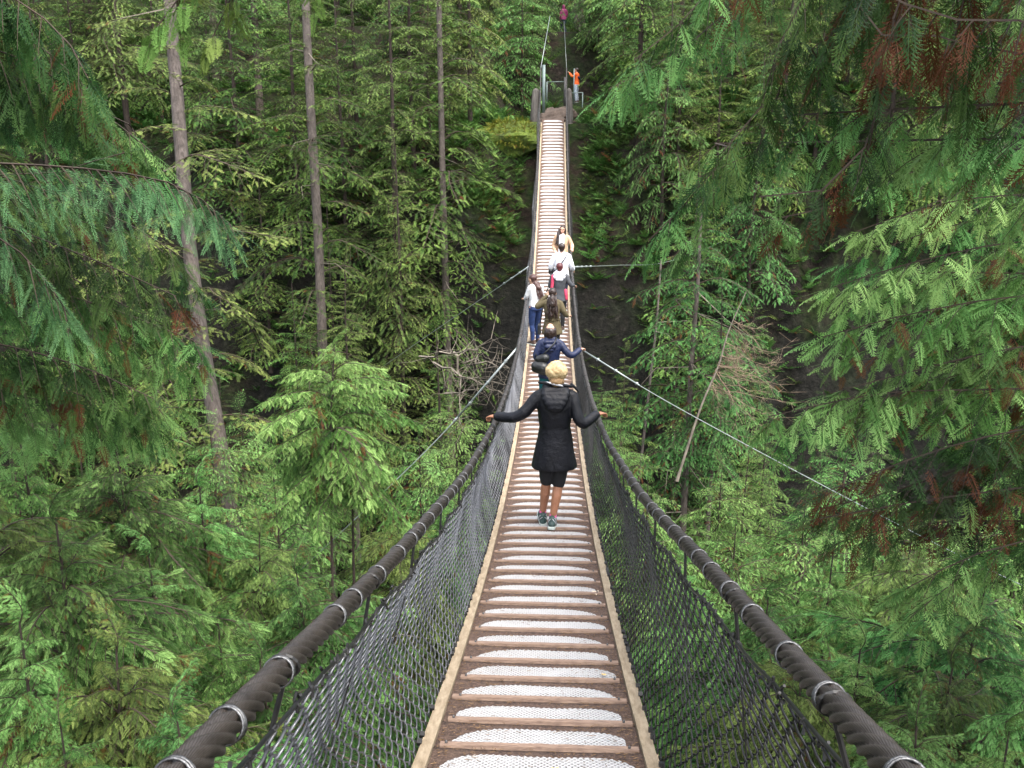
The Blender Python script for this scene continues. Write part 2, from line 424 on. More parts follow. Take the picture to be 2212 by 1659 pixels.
def crown(libr, trunk, t0, t1, nb, radius, prof, rg, pitch=(.0, .3), tilt=.12):
    """boughs from libr arranged spirally round a trunk polyline; radius = bough length scale at widest"""
    parts = []; T_ = np.asarray(trunk, float); s = np.concatenate([[0], np.cumsum(np.linalg.norm(np.diff(T_, axis=0), axis=1))]); s /= s[-1]
    ang = rg.uniform(0, 6.28)
    for i in range(nb):
        q = (i + rg.random()) / nb; t = t0 + (t1 - t0) * q; ang += 2.4 + rg.normal(0, .35)
        p = np.array([np.interp(t, s, T_[:, j]) for j in range(3)])
        sc = radius * prof(q) * rg.uniform(.7, 1.2)
        V, T, tn, dd, mi = libr[rg.integers(len(libr))]
        pt = pitch[0] + (pitch[1] - pitch[0]) * q + rg.normal(0, tilt)
        Rm = Matrix.Rotation(ang, 3, 'Z') @ Matrix.Rotation(-pt, 3, 'Y') @ Matrix.Rotation(rg.normal(0, .15), 3, 'X')
        Rm = np.array(Rm); hgt = max(sc, .5)
        P = (V * sc) @ Rm.T + p
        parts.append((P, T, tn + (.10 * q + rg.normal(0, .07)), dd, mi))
    # leader shoot
    V, T, tn, dd, mi = libr[0]; top = T_[-1]
    Rm = np.array(Matrix.Rotation(-1.35, 3, 'Y')); parts.append(((V * radius * .28) @ Rm.T + top - [0, 0, .1], T, tn, dd, mi))
    return merge(parts)

def trunk_mesh(name, pts, r0, r1, n=10, rg=None, rough=.12):
    P = catmull(pts, max(36, int(3 * len(pts) + 8))); N = len(P); V = []
    for i in range(N):
        t = nrm(P[min(i + 1, N - 1)] - P[max(i - 1, 0)]); a = nrm(np.cross(t, [0, 1., .1])); b = np.cross(t, a); q = i / (N - 1)
        r = (r0 * (1 - q) + r1 * q) * (1 + .35 * max(0, .06 - q) / .06)
        for k in range(n):
            th = 2 * math.pi * k / n; V.append(P[i] + r * (1 + (rg.uniform(-rough, rough) if rg is not None else 0)) * (a * math.cos(th) + b * math.sin(th)))
    Q = [(i * n + k, i * n + (k + 1) % n, (i + 1) * n + (k + 1) % n, (i + 1) * n + k) for i in range(N - 1) for k in range(n)]
    return tri_mesh(name, np.array(V), None, quads=np.array(Q), smooth=True)
def fmesh(name, g, mats):
    me = tri_mesh(name, g[0], g[1], g[2], g[3], g[4]); 
    for m_ in mats: me.materials.append(m_)
    return me

# ------------------------------------------------------------------ terrain
def sm(x): x = np.clip(x, 0, 1); return x * x * (3 - 2 * x)
_g = np.random.default_rng(5); _gf = [(_g.normal(0, 1, 2) * f, _g.uniform(0, 6), a) for f, a in ((.12, 1.), (.25, .6), (.5, .4), (.9, .28), (1.6, .16), (2.9, .1)) for _ in range(3)]
MOUNDS = [(at(1243, 222, 44.5), 2.0), (at(1217, 77, 50), 4.0)]
def ground(x, y):
    x = np.asarray(x, float); y = np.asarray(y, float)
    n = sum(a * np.sin(x * f[0] + y * f[1] + p) for f, p, a in _gf) * .35
    yy = y + 1.2 * np.sin(x * .13) + n * .8
    z = -2.6 - 19 * sm((yy + 2) / 12) + 22.6 * sm((yy - 25.5) / 12.5) ** .8
    z = z + np.clip(yy - 41, 0, 13) * .45 + np.clip(yy - 54, 0, 200) * .22 + np.clip(-yy - 3, 0, 50) * .1
    z = z + .8 * n * sm(np.abs(x) / 3) + .5 * n
    z = z + sm((np.abs(x) - 5) / 30) * 2.5 * sm((y - 30) / 10)
    land = sm((3.2 - np.abs(x - .0)) / 1.6) * sm((y - 38.6) / .5) * sm((52 - y) / 6)      # the far landing
    cl = sm((yy - 24) / 4) * sm((41 - yy) / 5)                                                # ragged rock of the far wall
    z = z + cl * (1.5 * np.abs(np.sin(x * .9 + 1.7 * np.sin(y * .7 + x * .3))) + .9 * np.abs(np.sin(x * 2.1 - y * 1.3)) - 1.2) * sm((np.abs(x) - 1.5) / 2.5)
    z = np.where((np.abs(x) < 3.5) & (y < 39), np.minimum(z, zd(y) - .5 - 2.2 * sm((39.2 - y) / 4) + 1.8 * sm((np.abs(x) - 1.2) / 2.3)), z)
    z = z * (1 - land) + land * (1.80 + .03 * n)
    for p, r in MOUNDS:
        g = np.exp(-(((x - p[0]) / r) ** 2 + ((y - p[1]) / r) ** 2) ** 2); z = z * (1 - g) + g * p[2]
    return z
def terrain():
    xs = np.concatenate([np.arange(-110, -30, 4), np.arange(-30, 30, .5), np.arange(30, 111, 4)]); ys = np.concatenate([np.arange(-40, -4, 3), np.arange(-4, 60, .5), np.arange(60, 150, 4)])
    X, Y = np.meshgrid(xs, ys); Z = ground(X, Y); V = np.stack([X, Y, Z], -1).reshape(-1, 3); nx = len(xs)
    i, j = np.meshgrid(np.arange(len(xs) - 1), np.arange(len(ys) - 1)); a = (j * nx + i).ravel()
    me = tri_mesh('canyon_ground', V, None, quads=np.stack([a, a + 1, a + nx + 1, a + nx], 1), smooth=True)
    m, nt, b = newmat('forest_floor'); co = coord(nt, 'Object'); n1 = noise(nt, .8, 8, .65, co); n2 = noise(nt, 5, 6, .7, co)
    soil = ramp(nt, n2, [(.3, (.010, .007, .005)), (.55, (.028, .019, .013)), (.8, (.07, .052, .038))])
    moss = ramp(nt, n2, [(.3, (.006, .014, .004)), (.7, (.035, .06, .012))])
    rock = ramp(nt, n2, [(.35, (.007, .007, .006)), (.6, (.022, .021, .017)), (.75, (.075, .07, .06))])
    geo = nt.nodes.new('ShaderNodeNewGeometry'); sx = nt.nodes.new('ShaderNodeSeparateXYZ'); nt.links.new(geo.outputs['Normal'], sx.inputs[0])
    steep = ramp(nt, sx.outputs['Z'], [(.30, (1, 1, 1)), (.62, (0, 0, 0))])
    c = mixc(nt, ramp(nt, n1, [(.42, (0, 0, 0)), (.58, (1, 1, 1))]), soil, moss); c = mixc(nt, steep, c, rock)
    nt.links.new(c, b.inputs['Base Color']); b.inputs['Roughness'].default_value = .95; b.inputs['Specular IOR Level'].default_value = .2
    bump(nt, b, noise(nt, 2.2, 10, .75, co), 1., .35)
    tag(link('canyon_ground', me, None, m), kind='structure')
terrain()
# ------------------------------------------------------------------ suspension bridge
ZB = zd(0)
bridge = empty('suspension_bridge', (0, 0, ZB), 0, 'narrow suspension footbridge with wire mesh sides crossing the wooded canyon', 'bridge')
OFF = (0, 0, -ZB)
def bpart(o, parent=bridge):
    o.location = OFF; o.parent = parent; return o
# deck materials
m, nt, b = newmat('dirty_plank'); co = coord(nt, 'Object'); geo = nt.nodes.new('ShaderNodeNewGeometry'); wp = geo.outputs['Position']
mp = nt.nodes.new('ShaderNodeMapping'); mp.inputs['Scale'].default_value = (1, 1, 1); nt.links.new(wp, mp.inputs[0])
n1 = noise(nt, 60, 8, .85, wp); n2 = noise(nt, 9, 5, .6, wp)
c = ramp(nt, n1, [(.36, (.014, .008, .006)), (.50, (.085, .050, .035)), (.66, (.23, .15, .11))])
c = mixc(nt, ramp(nt, n2, [(.45, (0, 0, 0)), (.75, (.6, .6, .6))]), c, (.15, .10, .072))
nt.links.new(c, b.inputs['Base Color']); b.inputs['Roughness'].default_value = .85; bump(nt, b, n1, .9, .01); M['dirt'] = m
m, nt, b = newmat('grip_plate'); co = coord(nt, 'Object'); wp = nt.nodes.new('ShaderNodeNewGeometry').outputs['Position']
sx = nt.nodes.new('ShaderNodeSeparateXYZ'); nt.links.new(co, sx.inputs[0])
h = math_(nt, 'MULTIPLY', math_(nt, 'SINE', math_(nt, 'MULTIPLY', sx.outputs[0], 235.)), math_(nt, 'SINE', math_(nt, 'MULTIPLY', sx.outputs[1], 200.)))
hole = ramp(nt, h, [(.25, (0, 0, 0)), (.55, (1, 1, 1))])
nz = ramp(nt, noise(nt, 7, 4, .7, wp), [(.36, (.18, .18, .18)), (.60, (1, 1, 1))])
fac = math_(nt, 'MULTIPLY', hole, nz)
c = mixc(nt, math_(nt, 'MULTIPLY', fac, .9), (.50, .495, .49), (.09, .075, .065))
c = mixc(nt, ramp(nt, noise(nt, 60, 5, .75, wp), [(.60, (0, 0, 0)), (.70, (.7, .7, .7))]), c, (.25, .19, .15))
nt.links.new(c, b.inputs['Base Color']); b.inputs['Roughness'].default_value = .42; bump(nt, b, h, .6, .006); M['grip'] = m
M['cleat'] = simple('cleat_wood', (.15, .095, .07), (.36, .25, .18), 14, .75, .5, .004, stretch=(1, 6, 6))
M['kerbwood'] = simple('kerb_wood', (.22, .165, .10), (.45, .36, .25), 7, .8, .4, .006, stretch=(5, .6, 5))
M['steel'] = simple('bright_wire', (.05, .05, .05), (.24, .24, .24), 160, .36, .5, .002, metal=.9)
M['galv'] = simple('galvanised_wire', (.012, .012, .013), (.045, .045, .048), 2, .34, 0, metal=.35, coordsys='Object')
M['galvglare'] = simple('galvanised_wire_glare', (.07, .07, .075), (.30, .30, .31), 1.0, .36, 0, metal=.75)  # left net only: same wire coloured lighter to stand for its glare
M['blackiron'] = simple('black_iron', (.008, .008, .008), (.03, .028, .026), 20, .5, .3, .002)
M['guy'] = simple('guy_steel', (.20, .23, .22), (.42, .46, .45), 60, .4, .4, .002, metal=.6)
m, nt, b = newmat('rope_cable'); uvn = nt.nodes.new('ShaderNodeUVMap'); su = nt.nodes.new('ShaderNodeSeparateXYZ'); nt.links.new(uvn.outputs[0], su.inputs[0])
fine = math_(nt, 'SINE', math_(nt, 'ADD', math_(nt, 'MULTIPLY', su.outputs[0], 6.2832 * 54), math_(nt, 'MULTIPLY', su.outputs[1], 60.)))
n2 = noise(nt, 16, 4, .7, coord(nt, 'Object'))
c = ramp(nt, n2, [(.3, (.020, .016, .013)), (.7, (.060, .050, .042))]); c = mixc(nt, ramp(nt, fine, [(-.2, (.55, .55, .55)), (.6, (0, 0, 0))]), c, (.012, .009, .008))
nt.links.new(c, b.inputs['Base Color']); b.inputs['Roughness'].default_value = .48; bump(nt, b, fine, .22, .002); M['rope'] = m

# deck units ------------------------------------------------------------
SP = .3095
ys = [2.22]
def step(y, d=SP): return y + d / math.sqrt(1 + (-.33813 + .02168 * y) ** 2)
while ys[-1] < 39.05: ys.append(step(ys[-1]))
def plate_mesh(seed, mb=None):
    rg = random.Random(seed); mb_ = MB() ; n = 62; V = []; a = rg.uniform(.40, .45); c_ = rg.uniform(-.03, .03); h_ = rg.uniform(.180, .215); e = rg.uniform(3.4, 8.)
    ph = rg.uniform(0, 6); rg_p = rg.uniform(.45, .8)
    for i in range(n + 1):
        x = -a + 2 * a * i / n
        y1 = .046 + h_ * max(0, 1 - abs((x - c_) / (a + .02)) ** e) ** rg_p + .006 * math.sin(x * 13 + ph) + (.007 if i % 2 else -.006) + rg.uniform(-.003, .003)
        y1 = max(y1, .050); V += [(x, .044, .006), (x, .5 * (.044 + y1), .0062), (x, y1, .0055)]
    F = []
    for i in range(n): k = i * 3; F += [(k, k + 3, k + 4, k + 1), (k + 1, k + 4, k + 5, k + 2)]
    mb_.add(V, F); return mb_
def plank_mb(seed):
    mb_ = MB(); random.seed(seed)
    n = 24; V = []; 
    for i in range(n + 1):
        x = -.47 + .94 * i / n
        for j, (y, z) in enumerate(((.002, -.03), (.002, .0), (.06, .001), (.17, .002), (.27, .004), (.3075, .008), (.3075, -.03))):
            side = max(0, abs(x) / .47 - .55) / .45
            zz = z + (.006 * side * (j in (2, 3, 4, 5)) * random.uniform(.5, 1.2) - (.002 if j in (2, 3) else 0)) if 0 < j < 6 else z
            V.append((x, y, min(zz, .0052 if j < 4 else .014)))
    F = [(i * 7 + j, (i + 1) * 7 + j, (i + 1) * 7 + j + 1, i * 7 + j + 1) for i in range(n) for j in range(6)]
    F = [f[::-1] for f in F]
    mb_.add(V, [tuple(reversed(f)) for f in F]); return mb_
def cleat_mb(seed):
    mb_ = MB(); random.seed(seed); n = 14; V = []; w0 = -.44 - random.uniform(0, .02); w1 = .44 + random.uniform(0, .02); sk = random.uniform(-.004, .004)
    for i in range(n + 1):
        x = w0 + (w1 - w0) * i / n; dy = sk * (i / n - .5) * 2 + random.uniform(-.0012, .0012); k = random.uniform(-.0012, .0012)
        V += [(x, .004 + dy, .001), (x, .005 + dy, .024 + k), (x, .040 + dy, .026 + k), (x, .041 + dy, .001)]
    F = [(i * 4 + j, i * 4 + (j + 1) % 4, (i + 1) * 4 + (j + 1) % 4, (i + 1) * 4 + j) for i in range(n) for j in range(4)] + [(0, 1, 2, 3)[::-1], tuple(n * 4 + j for j in range(4))]
    mb_.add(V, F); return mb_
def bolt_mb(x):
    mb_ = MB(); mb_.cap((x, .021, .024), .007, (x, .021, .031), .0065, 8); return mb_
PL = [plank_mb(i).mesh('deck_plank', True) for i in range(5)]; GP = [plate_mesh(i).mesh('grip_plate') for i in range(8)]
CL = [cleat_mb(i).mesh('cleat') for i in range(5)]; BO = [bolt_mb(x).mesh('bolt') for x in (-.415, .415)]
for lst, mt in ((PL, 'dirt'), (GP, 'grip'), (CL, 'cleat'), (BO, 'steel')):
    for me in lst: me.materials.append(M[mt])
random.seed(4)
rest = MB(); restmi = []
for i, y in enumerate(ys):
    loc = (0, y, zd(y) - ZB); rx = math.atan2(zd(step(y)) - zd(y), step(y) - y)
    if 1 <= i <= 100:
        p = link('deck_plank', PL[random.randrange(5)], bridge); p.location = loc; p.rotation_euler = (rx, 0, 0)
        link('grip_plate', GP[random.randrange(8)], p); link('cleat', CL[random.randrange(5)], p)
        if i < 24:
            for bm_ in BO: link('bolt', bm_, p)
    else:
        Mx = Matrix.Translation(loc) @ Matrix.Rotation(rx, 4, 'X')
        for k, mbx in enumerate((plank_mb(i), plate_mesh(i), cleat_mb(i))):
            nf = len(mbx.F); rest.add([Mx @ Vector(v) for v in mbx.V], mbx.F); restmi += [k] * nf
o = rest.build('deck_plank', [M['dirt'], M['grip'], M['cleat']], bridge); o['kind'] = 'stuff'
o.data.polygons.foreach_set('material_index', restmi)
# kerbs
for s in (-1, 1):
    mb = MB(); Y = np.arange(.4, 39.2, .3); V = []
    for y in Y:
        t = .003 * math.sin(y * 7 + s); x0 = s * .472; x1 = s * (.528 + t)
        V += [(x0, y, zd(y) - .05), (x0, y, zd(y) + .030 + t), (x1, y, zd(y) + .032 - t), (x1, y, zd(y) - .05)]
    F = [(i * 4 + j, i * 4 + (j + 1) % 4, (i + 1) * 4 + (j + 1) % 4, (i + 1) * 4 + j) for i in range(len(Y) - 1) for j in range(4)] + [(0, 1, 2, 3)]
    mb.add(V, F); bpart(mb.build('edge_board', M['kerbwood']))
# bearing beams under the deck and the deck cables
mb = MB()
for s in (-1, 1): mb.tube([(s * .40, y, zd(y) - .075) for y in np.arange(.2, 39.6, .6)], .022, 8)
bpart(mb.build('deck_cable', M['rope'], smooth=True))
mb = MB()
for y in np.arange(.8, 39, .9286): mb.box((0, y, zd(y) - .13), (1.14, .05, .08))
o = bpart(mb.build('cross_beam', M['kerbwood'])); o['kind'] = 'stuff'

# handrails -------------------------------------------------------------
RH, RR = 1.05, .027
def roff(y): return .045 * math.exp(-(y / 6.) ** 2)
def rail(s, y):
    up_ = 0 if y < 38.3 else (y - 38.3) ** 2 * .20
    return np.array([s * (.56 - .012 * max(0, min(1, (y - 6) / 12)) * (y < 30) - .088 * math.exp(-(y / 1.5) ** 2)) + roff(y), y, zd(y) + RH + up_ + .006 * math.sin(y * 2.1 + s)])
def rail_mesh(s):
    Y = np.concatenate([np.arange(-.6, 7, .011), np.arange(7, 14, .022), np.arange(14, 40.2, .09)]); n = 60
    P = np.array([rail(s, y) for y in Y]); T = nrm(np.gradient(P, axis=0)); A = nrm(np.cross(T, [0, 0, 1.])); B = np.cross(A, T)
    arc = np.concatenate([[0], np.cumsum(np.linalg.norm(np.diff(P, axis=0), axis=1))])
    th = np.arange(n) * 2 * math.pi / n - math.pi / 2; tw = arc[:, None] * (2 * math.pi / .32) * -s
    lob = np.abs(np.sin(3 * (th[None] + tw))) ** .85
    rr = RR * (.60 + .46 * lob)
    V = P[:, None] + rr[..., None] * (A[:, None] * np.cos(th)[None, :, None] + B[:, None] * np.sin(th)[None, :, None])
    uv = np.stack([np.tile(np.arange(n) / n, (len(Y), 1)), np.tile(arc[:, None] * -s, (1, n))], -1).reshape(-1, 2)
    i, k = np.meshgrid(np.arange(len(Y) - 1), np.arange(n - 1)); i = i.ravel(); k = k.ravel()
    Q = np.stack([i * n + k, i * n + k + 1, (i + 1) * n + k + 1, (i + 1) * n + k], 1)
    i = np.arange(len(Y) - 1); Q2 = np.stack([i * n + n - 1, i * n, (i + 1) * n, (i + 1) * n + n - 1], 1)
    return tri_mesh('handrail_cable', V.reshape(-1, 3), None, quads=np.concatenate([Q, Q2]), smooth=True, uv=uv)
def torus(mb, c, t, Rr, r, n=18, m=6):
    t = nrm(t); a = nrm(np.cross(t, [0, 0, 1.])); b_ = np.cross(a, t); V = []
    for i in range(n):
        th = 2 * math.pi * i / n; d = a * math.cos(th) + b_ * math.sin(th); cc = np.asarray(c) + d * Rr
        for k in range(m):
            ph = 2 * math.pi * k / m; V.append(cc + r * (d * math.cos(ph) + t * math.sin(ph)))
    mb.add(V, [(i * m + k, i * m + (k + 1) % m, ((i + 1) % n) * m + (k + 1) % m, ((i + 1) % n) * m + k) for i in range(n) for k in range(m)])
def wrap_mesh(n=20, m=6):
    mb = MB()
    for q in (-.0058, .0, .0058): torus(mb, (0, q, 0), (0, 1, .10 * (1 if q > 0 else -1)), RR + .0025, .0027, n, m)
    return mb
WR = [wrap_mesh().mesh('wire_wrap', True)]; WR[0].materials.append(M['steel'])
RAILS = {}
for s in (-1, 1):
    ro = bpart(link('handrail_cable', rail_mesh(s), None, M['rope'])); RAILS[s] = ro
    y = .62 if s < 0 else .50; k = 0; rest = MB(); rg = random.Random(s + 9)
    while y < 39.6:
        p = rail(s, y); t = rail(s, y + .05) - rail(s, y - .05); pit = math.atan2(t[2], t[1])
        if k < 50:
            wo = link('wire_wrap', WR[0], ro); wo.location = p; wo.rotation_euler = (pit, 0, rg.uniform(-.12, .12))
        else:
            Mx = Matrix.Translation(p) @ Matrix.Rotation(pit, 4, 'X'); w1 = MB(); torus(w1, (0, 0, 0), (0, 1, 0), RR + .002, .0075, 10, 4)
            rest.add([Mx @ Vector(v) for v in w1.V], w1.F)
        y += rg.choice((.17, .24, .30, .30, .40)) * (1.25 if k < 6 else 1); k += 1
    o = rest.build('wire_wrap', M['steel'], ro, True); o['kind'] = 'stuff'

# net -------------------------------------------------------------------
def netpt(s, y, v):
    """v 0 top .. 1 deck edge, arrays"""
    xt = .555 + s * .045 * np.exp(-(y / 6.) ** 2) + .006 * np.sin(y * 5.7); xb = .538 + 0 * y
    bul = (.085 + .035 * np.sin(y * .9 + s)) * np.sin(math.pi * np.clip(v, 0, 1)) ** 1.2 + .006 * np.sin(y * 2.3 + 7 * v + s) * np.sin(math.pi * v)
    z = (.925 - .022 * np.abs(np.sin(math.pi * y / .93))) * (1 - v) + .018 * v
    x = s * (xt * (1 - v) + xb * v + bul)
    return np.stack([x, y + 0 * v, zd(y) + z], -1)
def net_mesh(s):
    VV, QQ = [], []; n0 = 0
    for (ya, yb, c_, per, r, ns) in ((.25, 9, .056, .094, .0042, 6), (9, 18, .060, .11, .0044, 4), (18, 39.1, .090, .17, .0050, 4)):
        yk = np.arange(ya, yb, c_); nper = .98 / per; npt = int(nper * ns) + 1
        v = np.linspace(0, 1, npt)[None, :]; ph = v * nper * 2 * math.pi + (np.arange(len(yk)) % 2)[:, None] * math.pi
        tri = np.sin(ph) * (1 - .12 * np.cos(2 * ph)); yy = yk[:, None] + (c_ / 2 + r) * tri
        P = netpt(s, yy, v + 0 * yy); P[..., 0] += s * r * 1.3 * np.cos(ph)
        P = P + RNG.normal(0, .0006, (len(yk), 1, 3))
        T = nrm(np.gradient(P, axis=1)); A = nrm(np.cross(T, [s * 1., .1, .2])); B = np.cross(T, A)
        ring = [P + r * (A * math.cos(a) + B * math.sin(a)) for a in (0, 2.094, 4.189)]
        V = np.stack(ring, 2).reshape(-1, 3); nw = len(yk)
        w_, i, k = np.meshgrid(np.arange(nw), np.arange(npt - 1), np.arange(3), indexing='ij'); base = (w_ * npt + i) * 3
        Q = np.stack([base + k, base + (k + 1) % 3, base + 3 + (k + 1) % 3, base + 3 + k], -1).reshape(-1, 4)
        VV.append(V); QQ.append(Q + n0); n0 += len(V)
    return tri_mesh('wire_mesh_net', np.concatenate(VV), None, quads=np.concatenate(QQ), smooth=True)
for s in (-1, 1):
    no = bpart(link('wire_mesh_net', net_mesh(s), None, M['galvglare'] if s < 0 else M['galv']))
    mb = MB(); Y = np.arange(.2, 39.1, .155)
    mb.tube([netpt(s, np.array(y), np.array(-.004)) for y in Y], .0055, 6)
    link('edge_wire', mb.mesh('edge_wire', True), no, M['galv'])
    mb = MB(); rg = random.Random(3 + s)           # black hooks holding the net to the kerb
    y = .5
    while y < 24:
        x = s * .532; z = zd(y) + .040
        if rg.random() < .5: mb.box((x, y, z), (.022, .024, .022), Matrix.Rotation(rg.uniform(-.5, .5), 3, 'X'))
        else: torus(mb, (x, y, z + .006), (1, .3, .1), .011, .0026, 8, 4)
        y += rg.choice((.055, .08, .11))
    link('net_hook', mb.mesh('net_hook'), no, M['blackiron'])['kind'] = 'stuff'
    mb = MB(); y = .5                               # lacing between net top and rail
    while y < 26:
        p = netpt(s, np.array(y), np.array(0.)); 
        for q in range(rg.choice((2, 3, 3))):
            c_ = p + np.array([rg.uniform(-.006, .006), rg.uniform(-.03, .03), rg.uniform(-.012, .010)]); a_ = rg.uniform(0, 3.1)
            dd = np.array([rg.uniform(-.4, .4), math.cos(a_), math.sin(a_)]) * rg.uniform(.010, .022); mb.tube([c_ - dd, c_ + [.004 * rg.choice((-1, 1)), 0, .004], c_ + dd], .0042, 5)
        y += rg.uniform(.07, .16)
    link('lacing', mb.mesh('lacing'), no, M['blackiron'])['kind'] = 'stuff'
    for k, y in enumerate(np.arange(.62 if s < 0 else .5, 38.5, .9286)):
        mb = MB(); a = rail(s, y); bt = np.array([s * .56, y, zd(y) - .12]); a = a - [0, 0, RR * .8]
        t_ = netpt(s, np.array(y), np.array(.06)) + [s * .008, 0, 0]; mb.tube([a, t_], .0062, 6); torus(mb, a + [0, 0, RR * .8], (0, 1, .2), RR + .002, .0045, 14, 5); mb.tube([t_, netpt(s, np.array(y), np.array(.5)) + [s * .012, 0, 0], bt], .003, 5)
        bpart(mb.build('hanger_rod', M['blackiron'], smooth=False))

# guy cables -------------------------------------------------------------
def guy(P, r, label, clips, name='guy_cable', grp=None):
    e = empty(name, P[0], 0, label, 'cable', grp); q = catmull(P, 30) - P[0]
    mb = MB(); mb.tube(q, r, 6); mb.build('cable', M['guy'], e, True)
    mb = MB(); seg = np.concatenate([[0], np.cumsum(np.linalg.norm(np.diff(q, axis=0), axis=1))])
    for d in clips:
        p = np.array([np.interp(d, seg, q[:, j]) for j in range(3)]); p2 = np.array([np.interp(d + .10, seg, q[:, j]) for j in range(3)])
        mb.cap(p, r * 2.0, p2, r * 2.0, 8); mb.box(p * .5 + p2 * .5, (.05, .03, .05))
    o_ = mb.build('cable_clip', M['guy'], e, True); o_['kind'] = 'stuff'
    mb = MB(); p2 = np.array([np.interp(max(clips) , seg, q[:, j]) for j in range(3)]); mb.tube([q[0], q[0] * .5 + p2 * .5, p2], r * 1.9, 6); mb.build('thimble_wire', M['guy'], e, True)
ra = rail(1, 15.1); rb = rail(-1, 15.3)
guy([ra, .6 * ra + .4 * at(1780, 1045, 13) + [0, 0, -.08], at(1780, 1050, 13.0), at(2085, 1206, 11.5), at(2330, 1320, 10.5)], .0065, 'thin steel guy cable running down right from the handrail beside the blonde woman', (.35, .75, 1.2))
guy([rb, rb * .5 + at(830, 1062, 16) * .5 + [0, 0, -.1], at(830, 1062, 16), at(640, 1240, 17)], .010, 'steel guy cable sloping down left from the handrail past the twin saplings', (.3, .8, 1.3, 1.7))
rc = rail(1, 22.9); rd = rail(-1, 23.0)
guy([rc, at(1330, 573, 25.5), at(1430, 568, 29), at(1530, 535, 32), at(1640, 480, 35)], .009, 'thin far guy cable running level to the right from beside the woman in beige', (.3, .6, .9, 1.2))
guy([rd, at(1085, 615, 23.5), at(960, 700, 26), at(830, 790, 29)], .009, 'thin far guy cable dropping left behind the woman in the white sweater', (.3, .6, .9))
# ------------------------------------------------------------------ people
def cloth(name, c1, c2, rough=.7, scale=12, bmp=.5, bd=.01, spec=.4, sheen=0):
    return simple(name, c1, c2, scale, rough, bmp, bd, spec=spec)
M['skin'] = simple('skin', (.46, .25, .165), (.60, .36, .25), 14, .5, .1, .002)
M['skintan'] = simple('skin_tan', (.29, .125, .065), (.40, .19, .11), 10, .5, .1, .002)
M['rain'] = cloth('black_raincoat', (.0022, .0024, .004), (.0065, .007, .011), .46, 7, .55, .02, spec=.3)
M['lining'] = cloth('pale_lining', (.45, .46, .48), (.6, .6, .62))
M['black'] = cloth('black_knit', (.006, .006, .007), (.014, .014, .016), .8)
M['pinksock'] = cloth('pink_sock', (.75, .10, .32), (.85, .18, .42))
M['shoe'] = simple('dark_trainer', (.010, .022, .022), (.045, .09, .08), 40, .5, .5, .003)
M['sole'] = simple('pale_sole', (.35, .42, .38), (.62, .66, .62), 30, .6, .3, .002)
M['redcloth'] = cloth('red_collar', (.45, .03, .03), (.6, .06, .05))
M['blond'] = simple('blond_hair', (.30, .185, .065), (.70, .55, .31), 30, .5, .9, .008)
M['navy'] = cloth('navy_anorak', (.003, .007, .030), (.008, .016, .060), .5, 7, .5, .02)
M['teal'] = cloth('teal_trousers', (.0, .065, .075), (.003, .11, .125))
M['jean'] = cloth('blue_denim', (.004, .012, .050), (.014, .036, .12), .8, 16)
M['cream'] = cloth('white_knit', (.52, .53, .53), (.68, .68, .68), .85, 30)
M['white'] = cloth('white_cotton', (.62, .62, .66), (.74, .74, .78), .8)
M['olivec'] = cloth('olive_cotton', (.060, .046, .020), (.105, .084, .040), .75, 8)
M['grey'] = cloth('grey_shell', (.035, .037, .042), (.065, .068, .076), .55, 9)
M['pink'] = cloth('pink_panel', (.45, .03, .08), (.6, .07, .13))
M['beige'] = cloth('beige_coat', (.48, .29, .17), (.62, .41, .27), .8)
M['orange'] = cloth('orange_shirt', (.62, .07, .012), (.80, .15, .02))
M['purple'] = cloth('purple_hoodie', (.19, .018, .085), (.32, .05, .15))
M['paleblue'] = cloth('faded_denim', (.30, .36, .42), (.48, .53, .60))
M['darkblue'] = cloth('dark_denim', (.012, .016, .04), (.03, .04, .08))
M['dkhair'] = simple('dark_hair', (.010, .006, .005), (.045, .024, .018), 20, .38, .8, .006)
M['redhair'] = simple('auburn_hair', (.05, .010, .012), (.12, .026, .026), 20, .4, .8, .006)
M['bag'] = simple('black_bag', (.005, .006, .006), (.016, .018, .018), 12, .45, .5, .006)
M['brownboot'] = simple('brown_boot', (.03, .016, .010), (.08, .045, .03), 14, .6, .4, .004)
M['eyewhite'] = simple('eye', (.01, .008, .006), (.02, .015, .01), 5, .2, 0)
M['lip'] = simple('lip', (.42, .09, .08), (.50, .13, .11), 5, .4, 0)

